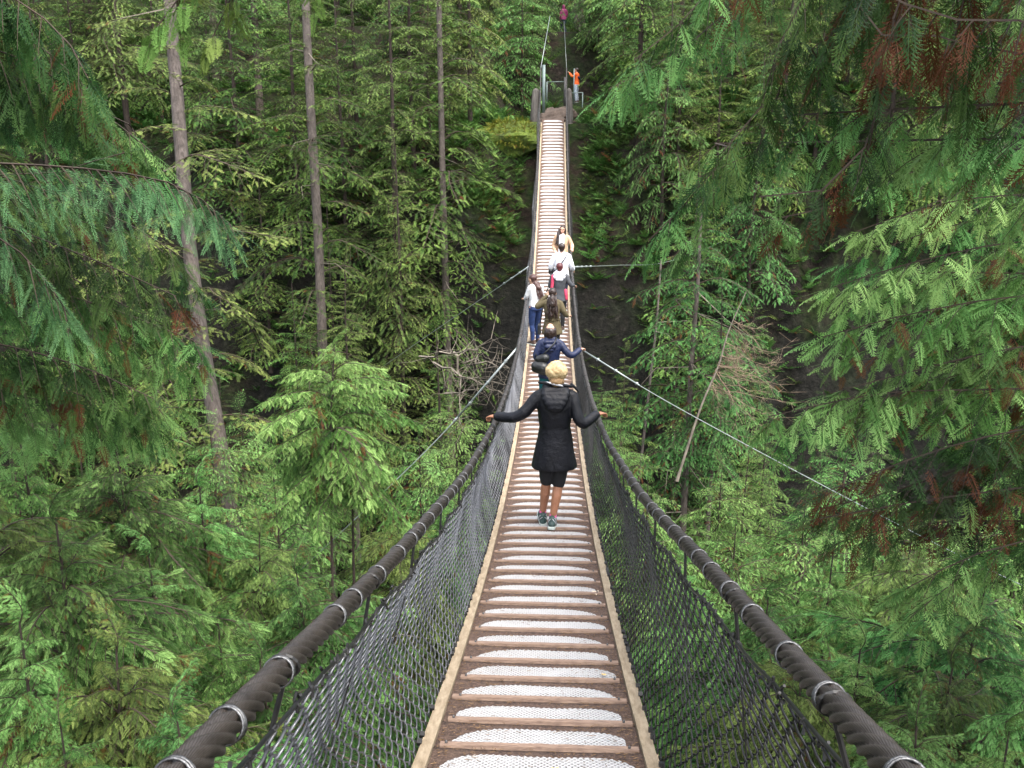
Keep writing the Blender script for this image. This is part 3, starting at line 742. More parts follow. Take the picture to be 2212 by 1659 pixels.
def hand_prims(mb, wrist, d, up, s=1, thumb=1, curl=.6, spread=.0):
    """palm and five fingers. d: pointing direction, up: back of the hand, thumb side = d x up * thumb"""
    d = nrm(d); up = nrm(up - d * (np.asarray(up) @ d)); lat = np.cross(d, up) * thumb; w_ = np.asarray(wrist, float)
    mb.cap(w_ - d * .02 * s, .023 * s, w_ + d * .02 * s, .024 * s, 10)
    for q in (-.024, -.008, .008, .024): mb.cap(w_ + d * .015 * s + lat * q * .8 * s, .014 * s, w_ + d * .080 * s + lat * q * s, .0125 * s, 8)
    for q, L in ((-.030, .060), (-.010, .072), (.011, .078), (.031, .072)):
        p = w_ + d * .085 * s + lat * q * s; dd = d; a = curl * .55
        for k, (f, r) in enumerate(((.42, .0098), (.32, .0088), (.26, .0078))):
            dd = nrm(dd * math.cos(a) - up * math.sin(a) + lat * spread * q * 6); p2 = p + dd * L * f * s
            mb.cap(p, r * s, p2, r * .93 * s, 8); p = p2; a = curl; up2 = nrm(np.cross(lat * thumb, dd) * 1.0)
            # rotate successive joints about the knuckle axis
            up_l = nrm(up - dd * (up @ dd)) if abs(up @ dd) < .98 else nrm(np.cross(dd, lat) * thumb)
            dd = nrm(dd * math.cos(a * .9) - up_l * math.sin(a * .9))
    p = w_ + d * .022 * s + lat * .024 * s; dd = nrm(d * .65 + lat * .6 - up * .35)
    mb.cap(p, .0145 * s, p + dd * .040 * s, .0115 * s, 8); p = p + dd * .040 * s; dd = nrm(d * .85 + lat * .15 - up * .55 * (1 + curl * .4)); mb.cap(p, .0112 * s, p + dd * .032 * s, .0092 * s, 8)

def head_prims(mb, hc, fwd, s=1.):
    """skull, jaw, nose, ears round centre hc looking along fwd"""
    f = nrm(fwd); r = nrm(np.cross(f, [0, 0, 1.])); u = np.cross(r, f); P = lambda a, b, c: hc + s * (r * a + f * b + u * c)
    mb.cap(P(0, -.022, .030), .078 * s, P(0, .016, .034), .073 * s, 16)
    mb.cap(P(0, .012, -.010), .068 * s, P(0, .030, -.068), .040 * s, 14)
    mb.cap(P(0, .040, -.060), .033 * s, P(0, .052, -.082), .022 * s, 10)
    for q in (-1, 1):
        mb.cap(P(.030 * q, .052, -.020), .024 * s, P(.022 * q, .062, -.045), .018 * s, 8)     # cheeks
        mb.cap(P(.074 * q, -.008, .012), .013 * s, P(.074 * q, -.004, -.018), .009 * s, 8)    # ears
        mb.cap(P(.018 * q, .080, .028), .011 * s, P(.040 * q, .070, .026), .010 * s, 8)       # brows
    mb.cap(P(0, .086, .014), .009 * s, P(0, .104, -.018), .0125 * s, 8)                        # nose
    mb.cap(P(-.018, .083, -.050), .0095 * s, P(.018, .083, -.050), .0095 * s, 8)               # mouth
def face_parts(parent, hc, fwd, s=1.):
    f = nrm(fwd); r = nrm(np.cross(f, [0, 0, 1.])); u = np.cross(r, f); P = lambda a, b, c: hc + s * (r * a + f * b + u * c)
    for q in (-1, 1):
        mb = MB(); mb.ball(P(.030 * q, .082, .008), (.0125 * s, .0125 * s, .008 * s)); mb.build('eye', M['eyewhite'], parent, True)
        mb = MB(); mb.cap(P(.018 * q, .090, .027), .004 * s, P(.044 * q, .080, .029), .003 * s, 6); mb.build('eyebrow', M['dkhair'], parent, True)
    mb = MB(); mb.cap(P(-.022, .0905, -.047), .005 * s, P(0, .0945, -.054), .0062 * s, 6); mb.cap(P(0, .0945, -.054), .0062 * s, P(.022, .0905, -.047), .005 * s, 6); mb.build('mouth', M['lip'], parent, True)

def locks(name, mat, parent, roots, n, length, rg, wave=.02, r=.013, flow=(0, -.02, -1), spread=.05, clump=.6, voxel=None):
    mb = MB()
    for i in range(n):
        p = np.array(roots[rg.integers(len(roots))]) + rg.normal(0, .008, 3); fl = nrm(np.array(flow) + rg.normal(0, spread, 3)); L = length * rg.uniform(.75, 1.1)
        ph = rg.uniform(0, 6); pts = []; rr = []; ax = nrm(rg.normal(0, 1, 3) * [1, 1, .1])
        for k in range(9):
            q = k / 8; pts.append(p + fl * L * q + ax * wave * math.sin(ph + q * 11) * (.3 + q)); rr.append(r * (1 - .75 * q ** 2) * (.6 + .4 * min(1, q * 4)))
        mb.tube(pts, rr, 6)
    return mb.build(name, mat, parent, True)

def sneaker(parent, foot, yaw, pitch, mat, sole, s=1., detail=True):
    """shoe with ankle point foot"""
    Rm = Matrix.Rotation(yaw, 3, 'Z') @ Matrix.Rotation(pitch, 3, 'X'); T = lambda p: np.array(Rm @ Vector([q * s for q in p])) + foot
    mb = MB(); mb.chain([T((0, -.055, -.045)), T((0, .02, -.045)), T((0, .11, -.058)), T((0, .17, -.066))], [.038 * s, .040 * s, .040 * s, .028 * s])
    mb.chain([T((0, -.045, .010)), T((0, -.048, -.045))], [.036 * s, .038 * s]); mb.cap(T((0, .0, .005)), .042 * s, T((0, .05, -.035)), .038 * s)
    sh = mb.blob('shoe', mat, parent, .007, 3)
    mb = MB(); L = [(-.092, .026), (-.06, .038), (0, .036), (.07, .042), (.13, .043), (.18, .032), (.20, .012)]; V = []
    for z, k in ((-.092, .97), (-.070, 1.04), (-.064, .98)):
        for y, w_ in L: V.append(T((w_ * k, y * (1 + (k - 1) * .5), z)))
        for y, w_ in L[::-1]: V.append(T((-w_ * k, y * (1 + (k - 1) * .5), z)))
    n = 14; F = [(i * n + k, i * n + (k + 1) % n, (i + 1) * n + (k + 1) % n, (i + 1) * n + k) for i in range(2) for k in range(n)] + [tuple(range(n))[::-1], tuple(range(2 * n, 3 * n))]
    mb.add(V, F); mb.build('sole', sole, sh, False)
    if detail:
        mb = MB()
        for q in (-1, 1):
            mb.tube([T((.030 * q, -.062, .022)), T((.040 * q, -.035, -.01)), T((.042 * q, .0, -.045)), T((.040 * q, .05, -.055))], .0035 * s, 5)
            mb.tube([T((.012 * q, -.086, .012)), T((.034 * q, -.062, -.02)), T((.044 * q, -.01, -.058))], .003 * s, 5)
        mb.build('shoe_stripe', M['lining'], sh, True)
    return sh

def armpath(J, q):
    a, b_, c = J['sh' + q] - [0, 0, .008], J['el' + q], J['wr' + q]; c_ = catmull([a, b_, c], 9)
    bz = np.array([(a * (1 - u) + b_ * u) * (1 - u) + (b_ * (1 - u) + c * u) * u for u in np.linspace(0, 1, 9)]); return c_ * .72 + .28 * bz
def person(x, y, rz, H, label, P, grp=None, base=None):
    """P holds joint positions in metres for a 1.65 m figure, x right, y forward, z up"""
    k = H / 1.65; z0 = zd(y) + .012 if base is None else base
    e = empty('person', (x, y, z0), rz, label, 'person', grp); e.scale = (k, k, k)
    J = {a: np.array(b, float) for a, b in P.items() if a in ('shL', 'shR', 'elL', 'elR', 'wrL', 'wrR', 'hipL', 'hipR', 'knL', 'knR', 'anL', 'anR', 'neck', 'head', 'chest', 'pelvis', 'fwd', 'hdL', 'hdR', 'huL', 'huR')}
    D = dict(shL=(-.165, 0, 1.34), shR=(.165, 0, 1.34), elL=(-.23, -.03, 1.08), elR=(.23, -.03, 1.08), wrL=(-.22, .10, .87), wrR=(.22, .10, .87), hipL=(-.085, 0, .86), hipR=(.085, 0, .86),
             knL=(-.085, .03, .46), knR=(.085, .03, .46), anL=(-.09, -.02, .09), anR=(.09, -.02, .09), neck=(0, -.005, 1.41), head=(0, .02, 1.535), chest=(0, 0, 1.22), pelvis=(0, 0, .90), fwd=(0, 1, -.1))
    for a, b in D.items(): J.setdefault(a, np.array(b, float))
    for q in 'LR':
        J.setdefault('hd' + q, nrm(J['wr' + q] - J['el' + q])); J.setdefault('hu' + q, np.array([0, 0, 1.]))
    mb = MB(); head_prims(mb, J['head'], J['fwd']); mb.cap(J['neck'] - [0, 0, .05], .052, J['head'] + [0, -.015, -.04], .048, 14)
    ch, pe = J['chest'], J['pelvis']; lerp = lambda a, b, t: a * (1 - t) + b * t
    tors = [(pe - [0, 0, .06], .12, .09), (pe, .155, .105), (lerp(pe, ch, .45), .125, .085), (ch, .150, .105), (lerp(ch, J['neck'], .5), .150, .095), (lerp(ch, J['neck'], .85), .085, .065)]
    mb.loft([(c[0], c[1], c[2], a, b_) for c, a, b_ in tors], 24, 2.2)
    for q, sg in (('L', -1), ('R', 1)):
        mb.chain([lerp(J['neck'], J['sh' + q], .35) - [0, 0, .02], J['sh' + q] - [0, 0, .01]], [.045, .042]); mb.chain(armpath(J, q), [.045, .043, .041, .039, .037, .036, .034, .029, .023])
        hand_prims(mb, J['wr' + q], J['hd' + q], J['hu' + q], 1., -sg * P.get('thumb' + q, 1), P.get('curl' + q, .5))
        mb.chain([J['hip' + q] + [0, 0, .02], lerp(J['hip' + q], J['kn' + q], .5), J['kn' + q]], [.088, .072, .050])
        cf = lerp(J['kn' + q], J['an' + q], .32) + np.array([0, -.018, 0]); mb.chain([J['kn' + q], cf, J['an' + q]], [.046, .050, .030])
        mb.cap(J['an' + q], .028, J['an' + q] + [0, .08, -.05], .024)
    mb.blob('body', P.get('skin', M['skin']), e, P.get('voxel', .0085), 3)
    if P.get('face'): face_parts(e, J['head'], J['fwd'])
    # trousers
    if 'trousers' in P:
        mb = MB(); tk = P.get('tk', .012)
        mb.loft([(pe[0], pe[1], pe[2] + .06, .140, .100), (pe[0], pe[1], pe[2], .168, .118), (pe[0], pe[1] - .01, pe[2] - .07, .172, .125), (pe[0], pe[1], pe[2] - .11, .15, .10)][::-1], 24, 2.3)
        for q in 'LR':
            e_ = P.get('leg_end', .93); en = lerp(J['kn' + q], J['an' + q], e_) if e_ > 0 else lerp(J['hip' + q], J['kn' + q], 1 + e_)
            pts = [J['hip' + q] + [0, 0, .0], lerp(J['hip' + q], J['kn' + q], .5), J['kn' + q], lerp(J['kn' + q], J['an' + q], .33) + np.array([0, -.018, 0]), en] if e_ > 0 else [J['hip' + q], lerp(J['hip' + q], J['kn' + q], .5), en]
            mb.chain(pts, ([.092, .084, .064, .063, .046] if e_ > 0 else [.094, .086, .068])[:len(pts)] if tk < .02 else [.095, .088, .072, .070, .062][:len(pts)])
        mb.blob('trousers' if P.get('leg_end', .93) > 0 else 'shorts', P['trousers'], e, .011, 3, .006, 14, 3)
    # coat or shirt
    if 'coat' in P:
        hem = P.get('hem', .80); fl = P.get('flare', .20); mb = MB(); t = P.get('ct', 0.)
        hz = lambda z: (pe if z <= pe[2] else lerp(pe, ch, min(1, (z - pe[2]) / (ch[2] - pe[2]))))
        rings = []
        for z, rx, ry in ((hem, fl, fl * .76), (hem + .03, fl, fl * .76), (lerp(hem, .95, .5), (fl + .168) / 2, (fl * .76 + .125) / 2 + .004), (.95, .168, .125), (1.04, .152, .115), (1.15, .165, .122), (1.26, .178, .125), (1.34, .172, .112), (1.385, .120, .090), (1.42, .062, .062)):
            c = hz(z); rings.append((c[0] + (J['neck'][0] - c[0]) * max(0, (z - 1.22) / .2) * (z > 1.22), c[1] + (J['neck'][1] - c[1]) * max(0, (z - 1.22) / .2) * (z > 1.22), z, rx + t, ry + t))
        rings = [r_ for i, r_ in enumerate(rings) if i == 0 or r_[2] > rings[i - 1][2] + .004]
        mb.loft(rings, 32, 2.25)
        for q in 'LR':
            w_ = lerp(J['el' + q], J['wr' + q], P.get('sleeve', .97)) if P.get('sleeve', .97) > 0 else lerp(J['sh' + q], J['el' + q], 1 + P['sleeve'])
            mb.chain([lerp(J['neck'], J['sh' + q], .3) - [0, 0, .012], lerp(J['neck'], J['sh' + q], .65) - [0, 0, .004], J['sh' + q] - [0, 0, .006]], [.060 + t, .064 + t, .064 + t])
            if P.get('sleeve', .97) > 0:
                c_ = armpath(J, q); c_[-1] = lerp(c_[-2], c_[-1], .85)
                mb.chain(c_, [.064 + t - .002 * i + (.003 if i % 2 else 0) for i in range(9)])
            else: mb.chain([J['sh' + q] - [0, 0, .008], w_], [.062 + t, .058 + t])
        mb.blob(P.get('coatname', 'jacket'), P['coat'], e, P.get('cvox', .010), 4, P.get('wr', .010), P.get('wf', 9), 4)
    if 'shoes' in P:
        for q, yw in (('L', .12), ('R', -.12)): sneaker(e, J['an' + q], yw + P.get('shoeyaw', 0), P.get('sp' + q, 0), P['shoes'], P.get('sole', M['sole']), 1., P.get('stripe', False))
    return e, J

def hairblob(e, J, mat, extra=(), disp=.012, df=40, vox=.008):
    mb = MB(); h = J['head']; f = nrm(J['fwd']); mb.cap(h - f * .035 + [0, 0, .036], .086, h + f * .004 + [0, 0, .046], .080, 16); mb.cap(h - f * .04 + [0, 0, .01], .080, h - f * .045 + [0, 0, -.04], .060)
    for a in extra: mb.cap(*a)
    return mb.blob('hair', mat, e, vox, 2, disp, df, 8)
rg = np.random.default_rng(21)
# 1 the blonde woman ----------------------------------------------------
k = 1.70 / 1.65
e, J = person(.085, 8.38, 0, 1.70, 'blonde woman in a long black raincoat and shorts holding both handrails',
    dict(shL=(-.165, 0, 1.345), shR=(.165, 0, 1.345), elL=(-.345, -.05, 1.14), elR=(.245, -.10, 1.085), wrL=(-.565, .06, 1.115), wrR=(.400, .04, 1.155),
         hdL=(-.80, .55, -.12), hdR=(.72, .65, .0), huL=(0, 0, 1), huR=(0, 0, 1), curlL=.75, curlR=.55, thumbL=1, thumbR=1,
         hipL=(-.085, 0, .86), hipR=(.080, 0, .86), knL=(-.075, .04, .47), knR=(.045, .0, .46), anL=(-.112, .12, .075), anR=(-.012, -.05, .095),
         head=(.010, .040, 1.545), neck=(0, .0, 1.415), fwd=(.10, 1, -.45), skin=M['skintan'], voxel=.0055, trousers=M['black'], leg_end=-.015,
         coat=M['rain'], coatname='raincoat', hem=.630, flare=.224, wr=.018, wf=6, cvox=.008, sleeve=.95, shoes=M['shoe'], stripe=True, spR=-.25, spL=.10))
for q, a, kn in (('L', J['anL'], J['knL']), ('R', J['anR'], J['knR'])):
    d = nrm(kn - a); mb = MB(); mb.cap(a + d * .005, .036, a + d * .055, .036, 16); mb.blob('sock', M['pinksock'], e, .006, 2)
# hood, hood opening, lining, collar
mb = MB(); V = []; n = 28; rings = []
for i, (yy, zz, rx, rz_) in enumerate(((.050, 1.445, .115, .020), (.0, 1.432, .145, .040), (-.05, 1.405, .150, .050), (-.085, 1.375, .145, .052), (-.110, 1.340, .128, .052), (-.128, 1.305, .105, .048), (-.138, 1.272, .075, .042), (-.138, 1.245, .04, .03))):
    mb.cap((-rx * .62, yy, zz), rz_, (rx * .62, yy - .006, zz), rz_, 12)
    if i: mb.cap((-prev[0] * .55, prev[1], prev[2]), prev[3] * .9, (-rx * .5, yy, zz), rz_ * .9, 10); mb.cap((prev[0] * .55, prev[1], prev[2]), prev[3] * .9, (rx * .5, yy, zz), rz_ * .9, 10); mb.cap((0, prev[1], prev[2]), prev[3], (0, yy, zz), rz_, 10)
    prev = (rx, yy, zz, rz_)
hood = mb.blob('hood', M['rain'], e, .008, 5, .016, 12, 5)
mb = MB(); P_ = [np.array((.155 * math.sin(a), -.040 + .085 * -math.cos(a) * .6 + .03, 1.462 + .016 * math.cos(a) - .018 * math.sin(a))) for a in np.linspace(-2.2, 2.2, 22)]
mb.tube(P_, [.010 + .007 * math.sin(i / 21 * math.pi) for i in range(22)], 8); mb.build('hood_rim', M['rain'], hood, True)
mb = MB(); mb.tube([np.array((.105 * math.sin(a), -.030 - .040 * math.cos(a), 1.476 + .004 * math.cos(a) - .022 * math.sin(a))) for a in np.linspace(-1.2, 1.7, 14)], [.003 + .010 * math.sin(i / 13 * math.pi) for i in range(14)], 8); mb.build('hood_lining', M['lining'], hood, True)
mb = MB(); mb.tube([np.array((.15, -.01, 1.468)), np.array((.185, .01, 1.435)), np.array((.225, .0, 1.385))], [.016, .014, .006], 8); mb.build('collar_flap', M['rain'], hood, True)
mb = MB(); mb.tube([np.array((.062 * math.cos(a), .012 + .062 * math.sin(a), 1.470)) for a in np.linspace(-1.0, 2.2, 12)], .011, 8); mb.build('collar', M['redcloth'], e, True)
for c0, c1 in ((np.array(J['elL']) * .07 + np.array(J['wrL']) * .93, np.array(J['wrL'])), (np.array(J['elR']) * .10 + np.array(J['wrR']) * .90, np.array(J['wrR']))):
    mb = MB(); mb.cap(c0, .046, c1 - (c1 - c0) * .3, .044, 14); mb.blob('cuff', M['rain'], e, .008, 2, .008, 14, 6)
# curly hair
hr = hairblob(e, J, M['blond'], [((.010, .0, 1.610), .080, (.010, .03, 1.612), .078), ((-.030, -.02, 1.595), .070, (.05, -.01, 1.595), .068)], .022, 30, .006)
M['nape'] = simple('nape_hair', (.12, .065, .025), (.34, .21, .09), 40, .5, .9, .008)
mb = MB(); mb.cap(J['head'] + [-.02, -.075, -.045], .052, J['head'] + [.025, -.072, -.05], .050); mb.cap(J['head'] + [0, -.06, -.075], .045, J['head'] + [0, -.05, -.09], .035); mb.blob('nape_hair', M['nape'], hr, .006, 2, .018, 34, 3)
mb = MB(); hc = J['head'] + np.array([0, -.01, .035])
for i in range(190):
    d = nrm(rg.normal(0, 1, 3)); 
    if d[1] > .55 and d[2] < .3: continue
    if d[2] < -.75: continue
    b_ = hc + d * np.array([.090, .097, .094]) ; t = nrm(np.cross(d, rg.normal(0, 1, 3))); u2 = np.cross(d, t); L = rg.uniform(.03, .055); tw = rg.uniform(8, 13); pts = []
    for q in np.linspace(0, 1, 9): pts.append(b_ + t * L * (q - .5) + u2 * .010 * math.sin(tw * q) + d * (.010 * math.cos(tw * q) + .006 - .012 * abs(q - .5)))
    mb.tube(pts, [.0045 * (1 - .6 * abs(q - .4)) for q in np.linspace(0, 1, 9)], 5)
mb.build('curl', M['blond'], hr, True)['kind'] = 'stuff'
# coat seams
mb = MB(); mb.tube([np.array((.0 + .006 * math.sin(z * 9), -(.125 + .012 - .035 * math.sin((z - .63) / .8 * math.pi) + .045 * max(0, (.95 - z) / .32)), z)) for z in np.linspace(.66, 1.24, 12)], .0035, 5); mb.build('back_seam', M['rain'], e, True)

# 2 navy coat -----------------------------------------------------------
e, J = person(.02, 14.0, .06, 1.64, 'person in navy hooded coat and teal trousers with one hand on the right rail',
    dict(elL=(-.245, -.05, 1.10), wrL=(-.10, .13, 1.06), elR=(.33, -.06, 1.13), wrR=(.49, .05, 1.22), hdR=(.65, .7, .1), curlR=.7, knL=(-.10, .03, .46), anL=(-.12, -.06, .10), anR=(.09, .14, .06), knR=(.085, .09, .45),
         trousers=M['teal'], tk=.03, coat=M['navy'], hem=.77, flare=.195, wr=.014, wf=10, shoes=M['brownboot'], fwd=(.05, 1, -.3)))
mb = MB(); 
for i, (yy, zz, rx, r_) in enumerate(((-.02, 1.42, .10, .04), (-.08, 1.37, .12, .045), (-.11, 1.30, .10, .04), (-.115, 1.25, .05, .03))): mb.cap((-rx * .6, yy, zz), r_, (rx * .6, yy, zz), r_, 12)
mb.blob('hood', M['navy'], e, .010, 4, .016, 14, 5)
h = J['head']; mb = MB(); mb.cap(h + [0, -.035, .0], .086, h + [0, -.03, -.05], .078, 14)
for q in (-1, 1): mb.cap(h + [.045 * q, -.02, .02], .058, h + [.075 * q, -.02, -.07], .035, 12)
mb.cap(h + [-.03, .02, .055], .052, h + [.03, .02, .055], .052); mb.blob('hair', M['dkhair'], e, .009, 2, .02, 30, 3)
mb = MB(); mb.ball(h + [.0, -.005, .083], (.052, .056, .045), 14, 9); mb.build('bald_crown', M['skin'], e, True)
mb = MB(); mb.cap(J['wrR'] * .93 + J['elR'] * .07, .036, J['wrR'] * 1.0, .034); mb.blob('cuff', M['white'], e, .009, 1)
bag = empty('shoulder_bag', (.02, 14.0, zd(14.) + .012), .06, 'black shoulder bag hanging on the back of the navy coat', 'bag')
mb = MB(); mb.chain([(-.23, -.13, .98), (-.12, -.17, .96)], [.085, .10]); mb.chain([(-.19, -.14, 1.10), (-.09, -.16, 1.12)], [.06, .075]); mb.cap((-.25, -.12, .93), .06, (-.10, -.165, .90), .07); mb.blob('bag_body', M['bag'], bag, .010, 3, .018, 12, 2)
mb = MB(); mb.tube([(-.15, -.16, 1.15), (-.05, -.165, 1.25), (.06, -.14, 1.36), (.10, -.05, 1.43), (.09, .08, 1.38)], .012, 6); mb.tube([(-.22, -.13, 1.08), (-.24, -.07, 1.2), (-.20, -.02, 1.36)], .012, 6); mb.build('bag_strap', M['bag'], bag, True)

# 3 olive coat ----------------------------------------------------------
e, J = person(.05, 18.0, -.05, 1.66, 'woman in olive trench coat with long wavy dark hair, left arm raised',
    dict(elL=(-.34, .06, 1.24), wrL=(-.13, .14, 1.46), hdL=(.35, .35, .8), elR=(.26, -.02, 1.12), wrR=(.30, .17, 1.05), hdR=(.5, .8, 0), trousers=M['black'], coat=M['olivec'], coatname='trench_coat', hem=.70, flare=.215, wr=.018, wf=10, shoes=M['brownboot'], anR=(.09, .12, .07)))
hr = hairblob(e, J, M['dkhair'], [((0, -.09, 1.45), .07, (0, -.11, 1.33), .075)], .02, 26)
locks('lock', M['dkhair'], hr, [(x_, -.09 - .02 * abs(x_), 1.46 + .03 * z_) for x_ in np.linspace(-.075, .075, 7) for z_ in (0, 1)], 46, .46, rg, .016, .017, (0, -.09, -1), .07)['kind'] = 'stuff'
mb = MB(); mb.cap((-.155, .0, .985), .024, (.155, .0, .985), .024); mb = MB(); mb.tube([np.array((.172 * math.cos(a), .130 * math.sin(a), 1.0)) for a in np.linspace(0, 6.2832, 25)], .014, 6, False); mb.build('belt', M['olivec'], e, True)
mb = MB(); mb.cap(J['wrL'] + [0.0, .02, .09], .012, J['wrL'] + [.03, .02, .16], .012); mb.build('phone', M['bag'], e, True)
hb = empty('hand_bag', (.05, 18.0, zd(18.) + .012), -.05, 'dark handbag hanging beside the olive trench coat', 'bag')
mb = MB(); mb.box((-.265, -.02, .80), (.07, .20, .22), None, .85, .006); mb.blob('bag_body', M['bag'], hb, .012, 3); mb = MB(); mb.tube([(-.25, -.09, .9), (-.22, -.07, 1.15), (-.17, .0, 1.39), (-.21, .05, 1.15), (-.25, .05, .9)], .008, 6); mb.build('bag_strap', M['bag'], hb, True)

# 4 white sweater -------------------------------------------------------
e, J = person(-.335, 19.75, R(38), 1.62, 'woman in white sweater and blue jeans leaning over the left rail',
    dict(head=(-.02, .10, 1.50), fwd=(-.15, 1, -.55), neck=(0, .05, 1.39), chest=(0, .02, 1.21), elL=(-.20, .10, 1.10), wrL=(-.10, .26, 1.04), elR=(.22, .06, 1.10), wrR=(.14, .26, 1.06), hdL=(.1, 1, .1), hdR=(-.2, 1, 0),
         anL=(-.10, -.04, .09), anR=(.15, .10, .07), knR=(.12, .10, .45), hipR=(.09, 0, .86), trousers=M['jean'], coat=M['cream'], coatname='sweater', hem=.86, flare=.165, wr=.012, wf=12, shoes=M['brownboot'], ct=-.006, face=True))
hr = hairblob(e, J, M['dkhair'], [((.0, .0, 1.43), .06, (.03, -.09, 1.33), .065)], .02, 26)
M['brhair'] = simple('brown_hair', (.030, .012, .010), (.10, .045, .035), 20, .4, .8, .006)
hr.data.materials[0] = M['brhair']
locks('lock', M['brhair'], hr, [(x_ + .01, .01 - .02 * abs(x_), 1.44 + .02 * z_) for x_ in np.linspace(-.06, .08, 7) for z_ in (0, 1)], 46, .42, rg, .018, .018, (.10, -.32, -1), .08)['kind'] = 'stuff'

# 5 grey jacket ---------------------------------------------------------
e, J = person(.215, 20.85, -.05, 1.63, 'person with auburn hair in a grey and pink jacket with white hood',
    dict(elR=(.27, -.03, 1.13), wrR=(.34, .12, 1.10), elL=(-.24, .03, 1.08), wrL=(-.14, .2, 1.1), trousers=M['black'], coat=M['grey'], hem=.74, flare=.205, wr=.014, wf=9, shoes=M['brownboot'], fwd=(0, 1, -.25), skin=M['skin']))
hairblob(e, J, M['redhair'], [], .012, 26)
mb = MB()
for i, (yy, zz, rx, r_) in enumerate(((0, 1.43, .12, .045), (-.06, 1.40, .16, .05), (-.10, 1.33, .15, .05), (-.115, 1.27, .09, .035))): mb.cap((-rx * .65, yy, zz), r_, (rx * .65, yy, zz), r_, 12)
mb.blob('hood', M['white'], e, .010, 4, .012, 10, 5)
for q in (-1, 1):
    mb = MB(); mb.chain([(.155 * q, -.06, 1.34 if q < 0 else 1.0), (.165 * q, -.08, 1.2 if q < 0 else .9), (.178 * q, -.085, 1.05 if q < 0 else .80)], [.045, .042, .035]); mb.blob('side_panel', M['pink'], e, .010, 2, .008, 12, 3)

# 6 man in the white shirt ---------------------------------------------
e, J = person(.275, 22.5, -.05, 1.74, 'dark haired man in a white shirt with a black strap across his back',
    dict(elR=(.25, .0, 1.10), wrR=(.27, .14, 1.02), elL=(-.27, .0, 1.08), wrL=(-.21, .2, .98), trousers=M['darkblue'], coat=M['white'], coatname='shirt', hem=.82, flare=.185, ct=.012, wr=.016, wf=9, shoes=M['brownboot'], fwd=(.0, 1, -.2)))
hairblob(e, J, M['dkhair'], [], .006, 30)
sb = empty('sling_bag', (.275, 22.5, zd(22.5) + .012), -.05, 'small dark camera bag on a black strap worn by the man in the white shirt', 'bag')
s_ = 1.74 / 1.65; sb.scale = (s_,) * 3
mb = MB(); mb.tube([(.13, .10, 1.36), (.135, -.02, 1.41), (.11, -.12, 1.34), (.0, -.148, 1.18), (-.14, -.135, 1.02), (-.21, -.05, .96)], .013, 6); mb.build('bag_strap', M['bag'], sb, True)
mb = MB(); mb.cap((-.26, .02, .98), .065, (-.26, .10, .93), .06); mb.blob('bag_body', M['bag'], sb, .012, 2)

# 7 beige coat, facing us ----------------------------------------------
e, J = person(.30, 24.7, math.pi - .12, 1.66, 'woman in beige coat facing the camera, long black hair over one shoulder',
    dict(head=(-.015, .03, 1.54), fwd=(.06, 1, -.05), elL=(-.28, -.02, 1.12), wrL=(-.30, .14, 1.05), elR=(.24, -.04, 1.08), wrR=(.18, .14, 1.0), trousers=M['white'], coat=M['beige'], coatname='coat', hem=.62, flare=.215, wr=.014, wf=9, shoes=M['brownboot'], face=True, voxel=.0065))
hr = hairblob(e, J, M['dkhair'], [], .006, 26)
h = J['head']
locks('lock', M['dkhair'], hr, [(h[0] + .075 + .01 * a, h[1] + .02, h[2] + .02 - .03 * b_) for a in range(3) for b_ in range(3)] + [(h[0] + .05, h[1] - .05, h[2])], 44, .40, rg, .014, .016, (.10, .30, -1), .07)['kind'] = 'stuff'
locks('side_lock', M['dkhair'], hr, [(h[0] - .078, h[1] - .01, h[2] + .03)], 12, .22, rg, .01, .014, (-.03, .02, -1), .05)['kind'] = 'stuff'
mb = MB(); mb.chain([(-.035, .115, 1.40), (-.03, .145, 1.25), (-.02, .155, 1.05), (-.02, .17, .80)], [.045, .055, .06, .06]); mb.chain([(.03, .12, 1.38), (.035, .145, 1.22), (.03, .15, 1.05), (.03, .165, .80)], [.035, .045, .055, .06]); mb.blob('scarf', M['white'], e, .010, 3, .012, 12, 3)

# 8 orange shirt and 9 purple hoodie on the far bank ----------------------
pt = at(1245, 222, 44.5)
e, J = person(pt[0], pt[1], 1.2, 1.68, 'person in orange top and pale jeans on the far bank',
    dict(elL=(-.20, .16, 1.22), wrL=(-.08, .34, 1.40), hdL=(0, .6, .7), elR=(.22, .10, 1.15), wrR=(.05, .30, 1.30), trousers=M['paleblue'], tk=.03, coat=M['orange'], coatname='top', hem=.84, flare=.175, shoes=M['brownboot'], fwd=(-.1, 1, 0), face=True), base=float(pt[2]))
hairblob(e, J, M['dkhair']); ORANGE = pt
mb = MB(); mb.cap((-.10, -.13, 1.20), .05, (.10, -.13, 1.12), .05); mb.blob('waist_pack', M['darkblue'], e, .012, 2)
pt = at(1217, 77, 50)
e, J = person(pt[0], pt[1], .5, 1.66, 'walker in purple hooded top and dark trousers at the very top',
    dict(elR=(.22, -.03, 1.08), wrR=(.20, .10, .90), trousers=M['darkblue'], coat=M['purple'], coatname='hoodie', hem=.84, flare=.175, shoes=M['brownboot'], anL=(-.09, .15, .10), anR=(.09, -.14, .09), knL=(-.09, .14, .47)), base=float(pt[2]))
PURPLE = pt
mb = MB(); h = J['head']; mb.cap(h + [0, -.02, .03], .095, h + [0, -.03, -.06], .085); mb.blob('hood', M['purple'], e, .010, 2, .01)
e.children[0]
